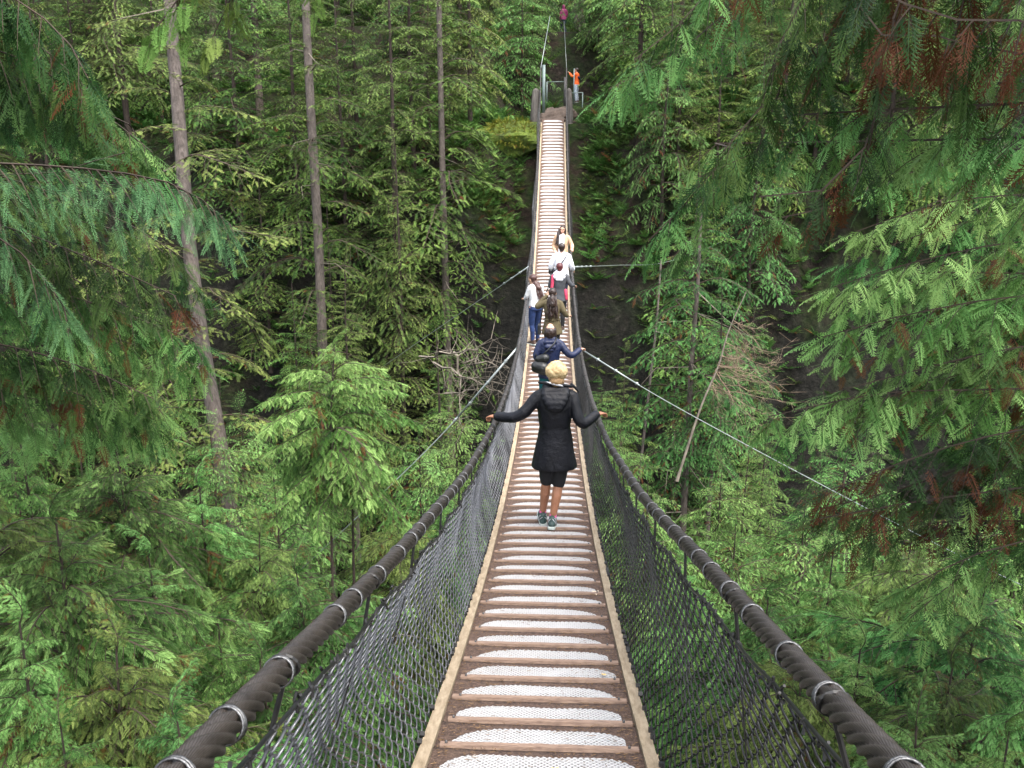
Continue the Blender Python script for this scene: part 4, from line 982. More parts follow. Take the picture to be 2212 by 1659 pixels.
# ------------------------------------------------------------------ trees
def G1(x, y): return float(ground(x, y))
cone = lambda q: (1 - q) ** .8 * .9 + .10
egg = lambda q: math.sin(math.pi * min(1, q * .78 + .22)) ** .7 * .9 + .10
LB = {
 'hem3': lib('hem', 3, 1.0, .46, 24, .112, .28, 4, .08, .30, 1, .012, .72),
 'ced3': lib('cedar', 3, 1.0, .44, 22, .122, .45, 4, .10, .35, 2, .015, .75),
 'hem2': lib('hem', 2, 1.0, .46, 24, .108, .28, 4, .08, .30, 3, .012, .75),
 'ced2': lib('cedar', 2, 1.0, .44, 22, .115, .5, 4, .12, .38, 4, .02, .8),
 'ced1': lib('cedar', 1, 1.0, .40, 26, .130, .85, 4, .14, .38, 5, .015, 1.15),
 'hem1': lib('hem', 1, 1.0, .48, 18, .17, .25, 3, .08, .30, 6, .02, .9),
}
def make_tree(name, key, H, rad, nb, leaf, bark, seed, t0=.18, t1=.97, tr=.0095, lean=(0, 0), pitch=(-.25, .45), prof=cone):
    rg = np.random.default_rng(seed)
    tp = [(0, 0, 0), (lean[0] * .3 + rg.normal(0, .1), lean[1] * .3, H * .35), (lean[0] * .7, lean[1] * .7 + rg.normal(0, .1), H * .7), (lean[0], lean[1], H)]
    P = catmull(tp, 12)
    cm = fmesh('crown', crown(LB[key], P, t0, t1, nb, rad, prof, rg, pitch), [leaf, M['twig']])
    tm = trunk_mesh('trunk', tp, H * tr, H * tr * .12, 9, rg); tm.materials.append(bark)
    return cm, tm
def put(name, meshes, loc, rz, sc, label, group=None, cat='tree', extra=None):
    e = empty(name, loc, rz, label, cat, group); e.scale = sc if hasattr(sc, '__len__') else (sc, sc, sc)
    link('crown', meshes[0], e); link('trunk', meshes[1], e)
    return e
VAR = {
 'hA': make_tree('t', 'hem3', 17, 3.4, 80, M['hemlock'], M['barkdark'], 1, .10),
 'hB': make_tree('t', 'hem3', 17, 3.0, 74, M['olive'], M['barkdark'], 2, .16),
 'cA': make_tree('t', 'ced3', 16, 3.2, 80, M['cedar'], M['barkdark'], 3, .10),
 'hC': make_tree('t', 'hem2', 13, 3.2, 66, M['hemlock'], M['barkdark'], 4, .12),
 'hD': make_tree('t', 'hem2', 13, 2.8, 62, M['olive'], M['barkdark'], 5, .15),
 'cB': make_tree('t', 'ced2', 12, 2.8, 66, M['cedar'], M['barkdark'], 6, .10),
 'cC': make_tree('t', 'ced2', 9, 2.4, 64, M['bright'], M['barkdark'], 7, .08, prof=egg),
 'nA': make_tree('t', 'ced1', 7.5, 2.1, 80, M['cedar'], M['barkdark'], 8, .25, prof=egg),
 'nC': make_tree('t', 'ced1', 7.5, 2.0, 76, M['olive'], M['barkdark'], 19, .25, prof=egg),
 'nB': make_tree('t', 'ced1', 7.0, 1.9, 78, M['bright'], M['barkdark'], 9, .25, prof=cone),
}
# far forest above and on the far wall ---------------------------------
rgf = np.random.default_rng(77); placed = []
def blocked(x, y, r):
    if 1 < y < 39.5 and abs(x) < r + .9: return True
    if 30 < y < 39 and -2.8 - r * .7 < x < 0: return True
    if 39.5 <= y < 56 and abs(x - .05 * (y - 39) * -0.1) < 2.4 + (r * .35 if y > 46 else r * .55): return True
    return any((x - a) ** 2 + (y - b) ** 2 < (.40 * (r + c)) ** 2 for a, b, c in placed)
def scatter(n, xr, yr, keys, label, group, smin, smax, rr, dens=1., cat='tree', zoff=0):
    k = 0; t = 0
    while k < n and t < n * 40:
        t += 1; x = rgf.uniform(*xr); y = rgf.uniform(*yr)
        if abs(x) > 8 + .66 * y + 4: continue
        s = rgf.uniform(smin, smax)
        if blocked(x, y, rr * s): continue
        placed.append((x, y, rr * s)); kk = keys[rgf.integers(len(keys))]
        put({'h': 'hemlock_tree', 'c': 'cedar_tree', 'n': 'cedar_tree'}[kk[0]], VAR[kk], (x, y, G1(x, y) - .2 + zoff), rgf.uniform(0, 6.28), (s, s, s * rgf.uniform(.9, 1.15)), label, group, cat); k += 1
def aT(u, v, d): p = at(u, v, d); return p
# --- singled out trunks -------------------------------------------------
def trunk_tree(name, P, r0, r1, key, nb, rad, t0, t1, leaf, bark, label, seed, pitch=(-.2, .3), prof=egg, stubs=14, cat='tree'):
    P = [np.array(p, float) for p in P]; g = G1(P[0][0], P[0][1]); d = nrm(P[1] - P[0]); 
    if P[0][2] > g: P = [P[0] - d * (P[0][2] - g + .3) / max(.3, d[2])] + P
    b_ = P[0].copy(); Q = [p - b_ for p in P]; rg_ = np.random.default_rng(seed)
    e = empty(name, b_, 0, label, cat)
    tm = trunk_mesh('trunk', Q, r0, r1, 14, rg_, .05); tm.materials.append(bark); link('trunk', tm, e)
    if nb:
        cm = fmesh('crown', crown(LB[key], catmull(Q, 20), t0, t1, nb, rad, prof, rg_, pitch), [leaf, M['twig']]); link('crown', cm, e)
    if stubs:
        C_ = catmull(Q, 40); P0, P1, R0, R1 = [], [], [], []
        for i in range(stubs):
            j = rg_.integers(8, 36); a = rg_.uniform(0, 6.28); L = rg_.uniform(.3, 1.5); p = C_[j]; q = p + L * np.array([math.cos(a), math.sin(a), rg_.uniform(-.4, .25)]); q2 = q + L * .6 * np.array([math.cos(a + .4), math.sin(a + .4), -.5])
            P0 += [p, q]; P1 += [q, q2]; R0 += [.02, .010]; R1 += [.010, .003]
        g_ = sticks(*map(np.array, (P0, P1, R0, R1))); me = tri_mesh('dead_branch', g_[0], g_[1]); me.materials.append(M['deadwood']); o = link('dead_branch', me, e); o['kind'] = 'stuff'
    placed.append((b_[0], b_[1], .8)); return e
trunk_tree('hemlock_tree', [aT(486, 1030, 21), aT(440, 760, 21), aT(412, 560, 21), aT(396, 380, 21.3), aT(382, 200, 21.6), aT(362, -60, 22), aT(350, -300, 22.5)], .24, .13, 'hem2', 44, 2.3, .45, .98, M['olive'], M['barkpale'], 'tall grey trunk leaning left, largest bare trunk on the left', 31, stubs=16)
trunk_tree('hemlock_tree', [aT(697, 760, 30), aT(688, 520, 30), aT(675, 300, 30), aT(661, 30, 30.5), aT(655, -200, 31)], .20, .13, 'hem3', 46, 2.6, .30, .99, M['hemlock'], M['bark'], 'straight grey-brown trunk rising left of centre through layered hemlock branches', 32, stubs=12)
trunk_tree('hemlock_tree', [aT(968, 800, 33), aT(957, 420, 33), aT(948, 0, 33.5), aT(944, -200, 34)], .15, .09, 'hem3', 62, 3.0, .12, .98, M['hemlock'], M['bark'], 'slim pale trunk amid green boughs, nearest left of the bridge', 33, (-.25, .2), stubs=10)
trunk_tree('cedar_tree', [aT(1486, 930, 24), aT(1494, 780, 24), aT(1507, 620, 24), aT(1514, 460, 24.5)], .17, .04, 'ced2', 40, 2.2, .66, .99, M['cedar'], M['bark'], 'bare grey trunk in the dark gap right of the bridge', 34, stubs=14)
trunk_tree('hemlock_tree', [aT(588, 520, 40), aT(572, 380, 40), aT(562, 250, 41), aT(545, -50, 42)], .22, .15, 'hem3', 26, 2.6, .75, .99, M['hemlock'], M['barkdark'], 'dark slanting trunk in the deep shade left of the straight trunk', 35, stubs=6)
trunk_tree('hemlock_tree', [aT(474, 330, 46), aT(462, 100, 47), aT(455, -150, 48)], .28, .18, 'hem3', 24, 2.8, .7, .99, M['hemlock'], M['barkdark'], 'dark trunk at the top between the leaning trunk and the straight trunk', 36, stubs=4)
trunk_tree('cedar_tree', [aT(1262, 230, 54), aT(1252, 60, 54), aT(1246, -120, 54)], .42, .30, 'ced3', 14, 2.4, .85, .99, M['cedar'], M['bark'], 'thick brown trunk at the top beside the walker in purple', 37, stubs=2)
trunk_tree('hemlock_tree', [aT(1720, 260, 40), aT(1716, 60, 41), aT(1712, -120, 42)], .20, .14, 'hem3', 22, 2.4, .7, .99, M['olive'], M['bark'], 'grey trunk at the top behind the hanging brown cedar fronds', 38, stubs=4)
trunk_tree('hemlock_tree', [aT(1400, 860, 27), aT(1418, 700, 27), aT(1428, 560, 27)], .06, .03, 'hem2', 0, 1, 0, 1, M['olive'], M['barkpale'], 'thin crooked bare stem between the bridge and the bare grey trunk', 39, stubs=6)
# twin saplings on the left
for dx, top, lab, sd_, bot in ((0, (722, 742), 'left one of the twin saplings with dark slender trunks and blue-green tops', 41, (716, 1150)), (1, (782, 800), 'right one of the twin saplings with dark slender trunks and blue-green tops', 42, (762, 1135))):
    d_ = 13.2 + dx * .7
    trunk_tree('cedar_sapling', [aT(bot[0], bot[1], d_), aT(bot[0] - 3, 1000, d_), aT(bot[0], 880, d_), aT(top[0], top[1], d_)], .055, .012, 'ced1', 30, 1.25 - .15 * dx, .885, .995, M['bright'], M['barkdark'], lab, sd_, (-.15, .6), egg, stubs=3)
for (u, v, d, kk, s_, lab) in ((455, 930, 19, 'cC', .75, 'small cedar hiding the foot of the tall leaning trunk'), (520, 880, 21, 'cC', .7, 'small cedar just right of the foot of the leaning trunk'), (630, 610, 28.5, 'hC', .6, 'slender hemlock crossing the middle of the straight trunk'), (745, 560, 28, 'hD', .65, 'olive hemlock between the straight trunk and the slim pale trunk'), (690, 850, 26, 'hC', .5, 'hemlock growing over the foot of the straight trunk'), (1560, 600, 22.5, 'cB', .45, 'cedar behind the bleached leaning snag')):
    p = at(u, v, d); Hh = {'h': 13., 'c': 9.}[kk[0]] * s_ * (12 / 9 if kk == 'cB' else 1); placed.append((p[0], p[1], 1.2)); e = put('cedar_tree' if kk[0] == 'c' else 'hemlock_tree', VAR[kk], (p[0], p[1], p[2] - Hh), u * .1, s_, lab); g = G1(p[0], p[1])
    if p[2] - Hh > g + .2:
        mb = MB(); mb.tube([(0, 0, 0), (.05, 0, (g - p[2] + Hh - .3) / s_)], [.011 * Hh / s_, .015 * Hh / s_], 8); mb.build('lower_trunk', M['bark'], e, True)
scatter(5, (-4.5, 4.5), (56, 75), ['hA', 'cA', 'hB'], 'dark conifer standing on the rise behind the far bridge landing', 'conifers behind the landing', .8, 1.1, 3.0)
for i, (u, v, d, kk, s_) in enumerate(((1128, 60, 45, 'cC', .8), (1160, 75, 50, 'cB', .7), (1275, 60, 50, 'cB', .75), (1318, 70, 45.5, 'hC', .75), (1196, 40, 56, 'cA', .8), (1345, 170, 43, 'cC', .7), (1290, 160, 47, 'cC', .62), (1205, 120, 52, 'cC', .5), (1150, 160, 48, 'cC', .55))):
    p = at(u, v, d); placed.append((p[0], p[1], 1.4)); put('cedar_tree' if kk[0] == 'c' else 'hemlock_tree', VAR[kk], (p[0], p[1], G1(p[0], p[1]) - .2), i * 1.3, s_, 'young conifer crowding round the far bridge landing', 'young conifers round the landing')
scatter(90, (-52, 50), (44, 84), ['hA', 'hB', 'cA', 'hA', 'hC'], 'tall conifer in the forest on the hillside beyond the canyon', 'conifers on the far hillside', .75, 1.25, 3.0)
scatter(48, (-32, -2.5), (26, 42), ['hC', 'hD', 'hA', 'hC', 'hB'], 'hemlock with layered boughs on the far wall left of the bridge', 'hemlocks on the far wall left', .62, 1.0, 2.6)
scatter(70, (2.5, 32), (24, 42), ['hC', 'cB', 'hD', 'cB', 'hA'], 'conifer clinging to the far wall right of the bridge', 'conifers on the far wall right', .45, .85, 2.3)
scatter(16, (-22, -4), (15, 27), ['hC', 'cB', 'cC', 'hD'], 'conifer rising from the canyon floor left of the bridge', 'canyon floor conifers left', .75, 1.0, 2.6)
scatter(14, (4.5, 20), (13, 26), ['cB', 'cC', 'hD'], 'conifer rising from the canyon floor right of the bridge', 'canyon floor conifers right', .6, .85, 2.6)
# near treetops: (u, v, distance of the top, variant, scale)
HH = {'hC': 13., 'hD': 13., 'nA': 7.5, 'nB': 7.0, 'nC': 7.5, 'cC': 9., 'cB': 12.}
def tops(lst, label, group):
    for (u, v, d, kk, s) in lst:
        p = at(u, v, d); Hh = HH[kk] * s; g = G1(p[0], p[1])
        e = put('cedar_tree', VAR[kk], (p[0], p[1], p[2] - Hh), RNG.uniform(0, 6.28), s, label, group)
        if p[2] - Hh > g + .2:
            mb = MB(); mb.tube([(0, 0, 0), (.05, 0, (g - p[2] + Hh - .3) / s)], [.011 * Hh / s, .015 * Hh / s], 8); mb.build('lower_trunk', M['bark'], e, True)
tops([(40, 930, 11, 'nB', 1.0), (250, 960, 12, 'nA', 1.0), (430, 1040, 12.5, 'nB', 1.0), (120, 1120, 8.5, 'nA', 1.0), (560, 1150, 12.5, 'nC', .9), (320, 1190, 9.3, 'nB', .95), (640, 1230, 11, 'nA', .8), (40, 1330, 7.2, 'nB', .9), (250, 1390, 7.4, 'nC', .9), (470, 1340, 9, 'nB', .9), (590, 1020, 16, 'cC', .75), (905, 940, 20, 'cC', .7), (985, 860, 23, 'cC', .7), (860, 1110, 15.5, 'nC', .8), (-60, 1050, 9.5, 'nC', 1.1), (560, 1420, 9, 'nA', .8), (760, 1290, 11.5, 'nB', .7), (950, 1060, 16, 'nB', .7), (380, 1540, 6.6, 'nA', .7), (130, 1560, 6.2, 'nB', .7)],
     'bright green cedar whose feathery top fills the lower left', 'cedar tops at lower left')
tops([(1480, 1210, 14, 'nB', .8), (1590, 1130, 16, 'cC', .75), (1660, 1290, 11, 'nA', .85), (1800, 1190, 12, 'nB', .95), (1970, 1160, 12.5, 'nC', 1.), (2130, 1260, 9.5, 'nA', 1.), (1860, 1390, 8.8, 'nB', .9), (2060, 1430, 8.0, 'nC', .9), (2230, 1400, 7.4, 'nB', .95), (1400, 1040, 20, 'cC', .8), (1340, 930, 23, 'cC', .75), (1740, 1080, 16, 'cC', .9), (1730, 1420, 9, 'nC', .8), (1620, 1440, 10, 'nA', .75), (1980, 1560, 6.8, 'nA', .75), (2180, 1580, 6.2, 'nB', .7), (1900, 1060, 17, 'cC', 1.), (2120, 1090, 15, 'cC', 1.), (1540, 1330, 12.5, 'nB', .75), (1780, 830, 22, 'cB', .6), (1900, 900, 19, 'cB', .6), (1660, 860, 25, 'hC', .5), (1560, 1010, 21, 'cC', .7), (1350, 760, 29, 'hC', .45), (1300, 830, 27, 'cC', .5), (1620, 960, 21, 'hD', .45), (1830, 960, 17, 'cC', .8)],
     'green cedar whose lacy top stands below the right handrail', 'cedar tops at lower right')

# boughs reaching into view from big trees, plus unseen ones added for shade ------------
c0 = dict(kind='cedar', lod=0, spray=.29, sec=.72, droop=.5, hang=.30, thick=.016, ang=(34, 58), deadf=.03, n=26)
def K(**k): d = dict(c0); d.update(k); return d
def over(u0, v0, u1, v1, d, leaf='shade', **k): return ([(u0, v0, d), (u0 * .66 + u1 * .34, v0 * .66 + v1 * .34 - 40, d + .2), (u0 * .3 + u1 * .7, v0 * .3 + v1 * .7, d + .4), (u1, v1, d + .5)], K(n=26, sec=1.0, lod=1, hang=.3, **k), leaf)  # unseen bough above the frame, added to cast shade on near foliage
def big_tree(name, x, y, r, label, bark, boughs, z1=9, dup=0, top=0):
    g = G1(x, y); e = empty(name, (x, y, g), 0, label, 'tree'); off = np.array([x, y, g]); rg_ = np.random.default_rng(int(abs(x * 31 + y * 7)))
    tm = trunk_mesh('trunk', [(0, 0, -.4), (.1, 0, (z1 - g) * .5), (0, .1, z1 - g)], r, r * .6, 14, rg_); tm.materials.append(bark); link('trunk', tm, e)
    extra = [([(u + rg_.uniform(-60, 60), v + rg_.uniform(25, 75), d + rg_.uniform(.2, .9)) for (u, v, d) in pts], kw, leaf) for (pts, kw, leaf) in boughs for _ in range(dup)]
    if top:
        tp_ = np.array([(0, .0, 1.5 - g), (0, .1, z1 + 2 - g)]); cm = fmesh('shade_crown', crown(LB['ced2'], tp_, .05, .98, 44, top, egg, rg_, (-.2, .3)), [M['shade'], M['twig']]); link('shade_crown', cm, e)  # out-of-view crown added to keep light off the hanging boughs
    for (pts, kw, leaf) in boughs + extra:
        W = [aT(*p) for p in pts]; root = np.array([x, y, W[0][2] - .1])
        kw = dict(kw); n_ = int(kw.pop('n', 24) * (2.2 if kw['kind'] == 'fir' else 1.5))
        if np.linalg.norm(root - W[0]) > .6: W = [root] + W; kw.setdefault('start', .25)
        b_ = bough([w_ - off for w_ in W], nsec=n_, rg=rg_, **kw)
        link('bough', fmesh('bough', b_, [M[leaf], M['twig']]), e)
    return e
big_tree('cedar_tree', -7.2, 3.6, .42, 'old drooping cedar at the upper left edge with dark hanging foliage', M['bark'], [
    over(-500, -500, 300, -260, 4.6), over(-500, -800, 420, -520, 4.8), over(-500, -300, 60, -200, 5.6), over(-600, -1100, 300, -900, 5.2),
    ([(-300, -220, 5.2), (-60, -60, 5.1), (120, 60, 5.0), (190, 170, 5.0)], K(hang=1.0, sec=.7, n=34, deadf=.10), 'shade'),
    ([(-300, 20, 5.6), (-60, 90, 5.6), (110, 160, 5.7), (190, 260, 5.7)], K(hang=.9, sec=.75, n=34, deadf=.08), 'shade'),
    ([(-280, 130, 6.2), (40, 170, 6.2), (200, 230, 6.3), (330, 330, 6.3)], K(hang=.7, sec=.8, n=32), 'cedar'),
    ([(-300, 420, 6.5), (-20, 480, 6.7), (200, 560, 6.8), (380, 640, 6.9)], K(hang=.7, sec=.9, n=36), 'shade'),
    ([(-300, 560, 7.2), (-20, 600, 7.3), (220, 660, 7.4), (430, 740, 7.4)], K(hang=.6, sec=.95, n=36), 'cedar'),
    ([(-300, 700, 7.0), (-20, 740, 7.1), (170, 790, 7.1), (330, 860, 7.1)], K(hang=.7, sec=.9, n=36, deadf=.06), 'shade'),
    ([(-300, 820, 8.0), (0, 850, 8.0), (190, 880, 8.1), (390, 880, 8.2)], K(hang=.5, sec=.95, n=34), 'cedar'),
    ([(-300, 300, 8.0), (0, 380, 8.0), (250, 470, 8.2), (400, 560, 8.3)], K(hang=.6, sec=.9, n=30), 'shade')], dup=1, top=4.2)
big_tree('fir_tree', -5.2, 2.2, .30, 'fir at the left edge reaching a long blue-green needle bough over the canyon', M['bark'], [
    ([(-400, 330, 3.6), (-60, 350, 3.7), (160, 362, 3.9), (330, 385, 4.1), (420, 420, 4.2), (500, 488, 4.3)], dict(kind='fir', lod=0, spray=.20, sec=.50, droop=.5, hang=.9, thick=.013, deadf=0, n=60), 'fir'),
    ([(-400, 450, 3.5), (-80, 480, 3.5), (60, 560, 3.6), (150, 680, 3.7)], dict(kind='fir', lod=0, spray=.19, sec=.45, droop=.5, hang=1.0, thick=.012, deadf=0, n=30), 'fir'),
    ([(140, 372, 3.95), (200, 345, 3.95), (270, 330, 4.0)], dict(kind='fir', lod=0, spray=.12, sec=.14, droop=.1, hang=.0, thick=.006, deadf=0, n=12), 'fir')], 5)
big_tree('hemlock_tree', -2.6, -1.2, .25, 'hemlock overhead at the left whose needled boughs hang into the top', M['bark'], [
    ([(420, -420, 3.6), (450, -160, 3.7), (400, -20, 3.8), (330, 70, 3.9)], dict(kind='hem', lod=0, spray=.14, sec=.5, droop=.5, hang=.8, thick=.010, deadf=0, n=26), 'hemlock'),
    ([(520, -420, 4.0), (530, -150, 4.0), (500, 0, 4.1), (455, 90, 4.2)], dict(kind='hem', lod=0, spray=.14, sec=.5, droop=.5, hang=.8, thick=.010, deadf=0, n=26), 'hemlock'),
    ([(760, -400, 4.4), (740, -180, 4.4), (700, -60, 4.5), (650, 10, 4.6)], dict(kind='hem', lod=0, spray=.14, sec=.5, droop=.5, hang=.8, thick=.010, deadf=0, n=24), 'hemlock')], 6)
big_tree('cedar_tree', 5.6, .6, .45, 'old cedar overhead at the upper right with brown dying fronds hanging down', M['bark'], [
    over(2700, -500, 1750, -330, 4.4), over(2700, -800, 1650, -560, 4.6), over(2700, -300, 2000, -240, 4.0), over(2700, -1100, 1700, -900, 5.0), over(2700, -650, 1900, -420, 5.6),
    ([(2060, -330, 4.4), (1990, -120, 4.5), (1925, 60, 4.6), (1900, 250, 4.7), (1800, 400, 4.8), (1640, 425, 4.9)], K(hang=.75, sec=.55, n=30, deadf=.35, bald=.35, thick=.018), 'shade'),
    ([(1900, -330, 5.0), (1800, -120, 5.0), (1690, 80, 5.1), (1640, 240, 5.2), (1560, 330, 5.3)], K(hang=.7, sec=.75, n=30, deadf=.06), 'shade'),
    ([(1700, -300, 5.6), (1600, -110, 5.6), (1480, 40, 5.7), (1370, 130, 5.8)], K(hang=.7, sec=.85, n=30, deadf=.05), 'cedar'),
    ([(2600, 60, 3.8), (2212, 45, 3.9), (2060, 42, 4.0), (1960, 10, 4.1), (1860, -40, 4.2)], K(hang=1.1, sec=.55, n=26, deadf=.45, bald=.2, thick=.016), 'shade'),
    ([(2200, -330, 4.6), (2120, -100, 4.7), (2060, 60, 4.8), (2090, 200, 4.9)], K(hang=.9, sec=.6, n=30, deadf=.30), 'shade'),
    ([(2020, -330, 5.3), (1900, -100, 5.3), (1800, 60, 5.4), (1760, 160, 5.5)], K(hang=1.0, sec=.65, n=30, deadf=.30), 'shade'),
    ([(1700, 250, 6.2), (1600, 300, 6.2), (1500, 420, 6.3), (1400, 520, 6.3)], K(hang=.7, sec=.7, n=24, deadf=.05), 'cedar'),
    ([(2400, -200, 5.8), (2200, 40, 5.9), (2060, 210, 6.0), (1920, 310, 6.1)], K(hang=.7, sec=.9, n=30, deadf=.05), 'cedar')], dup=1, top=4.0)
big_tree('cedar_tree', 9.2, 4.6, .40, 'cedar at the right edge with tiers of bright lacy boughs', M['bark'], [
    ([(2500, 250, 7.6), (2250, 290, 7.7), (2060, 340, 7.8), (1900, 400, 7.9)], K(n=30, sec=.9), 'bright'),
    ([(2500, 430, 7.4), (2230, 420, 7.5), (2030, 440, 7.6), (1850, 500, 7.7)], K(n=32, sec=.95), 'bright'),
    ([(2500, 520, 7.2), (2220, 520, 7.3), (2000, 560, 7.4), (1800, 620, 7.5)], K(n=32, sec=1.0), 'bright'),
    ([(2500, 640, 7.0), (2200, 640, 7.1), (1960, 680, 7.2), (1770, 730, 7.3)], K(n=32, sec=1.0, deadf=.07), 'bright'),
    ([(2500, 730, 6.9), (2200, 750, 7.0), (1980, 800, 7.1), (1790, 850, 7.2)], K(n=30, sec=.95, deadf=.1), 'cedar'),
    ([(2500, 830, 6.8), (2200, 840, 6.9), (1900, 850, 7.1), (1660, 900, 7.2)], K(n=34, sec=.95, deadf=.08), 'bright'),
    ([(2500, 900, 6.6), (2200, 930, 6.6), (2000, 980, 6.7), (1790, 1060, 6.8)], K(n=32, sec=.9, deadf=.25), 'shade'),
    ([(2500, 1010, 6.6), (2230, 1050, 6.6), (2000, 1080, 6.7), (1770, 1120, 6.8)], K(n=32, sec=.9, deadf=.22), 'shade'),
    ([(2500, 600, 8.4), (2250, 580, 8.5), (2080, 560, 8.6), (1900, 580, 8.7)], K(n=26, sec=1.1), 'cedar'),
    ([(2500, 1130, 6.2), (2260, 1160, 6.2), (2100, 1200, 6.3), (1960, 1270, 6.4)], K(n=28, sec=.85, deadf=.05), 'cedar')], dup=1)
# dead leaning snag with tangled dead twigs ------------------------------
e = empty('dead_snag', aT(1480, 980, 21), 0, 'bleached dead sapling leaning right with a tangle of dry twigs', 'dead tree'); o0 = np.array(e.location)
me = trunk_mesh('trunk', [aT(a, b_, 21) - o0 for a, b_ in ((1462, 1040), (1512, 885), (1552, 790), (1574, 715), (1612, 630))], .036, .009, 8, np.random.default_rng(3)); me.materials.append(M['deadwood']); link('trunk', me, e)
rg_ = np.random.default_rng(5); P0, P1, R0, R1 = [], [], [], []
for i in range(30):
    a = rg_.uniform(-.9, 1); p = aT(1556 + 32 * a, 770 - 85 * a, 21) - o0; ang = rg_.uniform(-.5, 1.5); L = rg_.uniform(.5, 2.3); d = np.array([math.cos(ang), rg_.normal(0, .25), -math.sin(ang) - .1]); n_ = 7
    for k in range(n_):
        d = nrm(d + np.array([.06, rg_.normal(0, .10), -.10 + .32 * (k > 3)]) + rg_.normal(0, .20, 3)); q = p + d * L / n_; P0.append(p); P1.append(q); R0.append(.009 * (1 - k / n_) + .002); R1.append(.009 * (1 - (k + 1) / n_) + .002)
        for s2 in range(3):
            dd = nrm(d + rg_.normal(0, .7, 3)); P0.append(q); P1.append(q + dd * rg_.uniform(.1, .38)); R0.append(.0045); R1.append(.002)
        p = q
g_ = sticks(*map(np.array, (P0, P1, R0, R1))); me = tri_mesh('dead_twigs', g_[0], g_[1]); me.materials.append(M['deadtwig']); link('dead_twigs', me, e)['kind'] = 'stuff'
# dead branches left of the bridge
e = empty('fallen_branch', aT(960, 850, 19), 0, 'grey dead fallen branch with forked twigs beside the left guy cable', 'dead branch'); o0 = np.array(e.location)
P0, P1, R0, R1 = [], [], [], []
for (a, b_) in (((905, 770), (1060, 745)), ((935, 782), (1120, 870)), ((980, 760), (1000, 930)), ((1010, 780), (1090, 790)), ((960, 850), (1110, 820))):
    A, B = aT(a[0], a[1], 19.) - o0, aT(b_[0], b_[1], 18.) - o0; n_ = 9; p = A
    for k in range(n_):
        q = A + (B - A) * (k + 1) / n_ + rg_.normal(0, .05, 3); P0.append(p); P1.append(q); R0.append(.024 * (1 - k / n_) + .005); R1.append(.024 * (1 - (k + 1) / n_) + .005)
        for s2 in range(3): 
            d = nrm(rg_.normal(0, 1, 3)); m_ = q + d * rg_.uniform(.2, .5); P0 += [q, m_]; P1 += [m_, m_ + nrm(d + rg_.normal(0, .5, 3)) * .35]; R0 += [.007, .004]; R1 += [.004, .002]
        p = q
g_ = sticks(*map(np.array, (P0, P1, R0, R1))); me = tri_mesh('branch', g_[0], g_[1]); me.materials.append(M['deadwood']); link('branch', me, e)

# ferns and saplings that carpet the slopes ------------------------------
def carpet(name, n, xr, yr, leaf, size, kind, seed, label=None, lod=3):
    rg_ = np.random.default_rng(seed); x = rg_.uniform(*xr, n); y = rg_.uniform(*yr, n)
    k_ = (np.abs(x) > 1.25) | (y > 45.) | (y < 22)
    for p_, r_ in MOUNDS: k_ &= ((x - p_[0]) ** 2 + (y + .8 - p_[1]) ** 2) > 1.3
    x, y = x[k_], y[k_]; cl = np.sin(x * 1.3 + 2 * np.sin(y * .8)) + np.sin(y * 1.7 + x * .5) + rg_.normal(0, .8, len(x)); k_ = cl > -.6; x, y = x[k_], y[k_]
    z = ground(x, y); nf = 7; ang = rg_.uniform(0, 6.28, (len(x), 1)) + np.arange(nf)[None] * .9; up_ = rg_.uniform(.25, 1.1, ang.shape)
    O = np.repeat(np.stack([x, y, z + .02], 1), nf, 0); X = np.stack([np.cos(ang).ravel(), np.sin(ang).ravel(), up_.ravel()], 1); Z = np.tile([0, 0, 1.], (len(O), 1)) + rg_.normal(0, .3, (len(O), 3))
    pt_ = merge(spawn(kind, lod, O, X, Z, size * rg_.uniform(.6, 1.3, len(O)), .38 + rg_.normal(0, .20, len(O)), (rg_.random(len(O)) < .05) * 1., rg_))
    tag(link(name, fmesh(name, pt_, [M[leaf], M['twig']])), label, None, None, 'stuff')
carpet('fern_undergrowth', 10500, (-30, 32), (24, 47), 'fern', .50, 'hem', 1)
carpet('moss_and_seedlings', 3200, (-7, 7), (34.5, 44), 'bright', .30, 'cedar', 2)
carpet('hillside_undergrowth', 3500, (-50, 50), (44, 80), 'hemlock', .9, 'hem', 3)
carpet('canyon_floor_ferns', 3000, (-18, 18), (2, 26), 'fern', .6, 'hem', 4)

carpet('ledge_ferns', 3600, (-8, 9), (23, 38.2), 'olive', .34, 'cedar', 6)
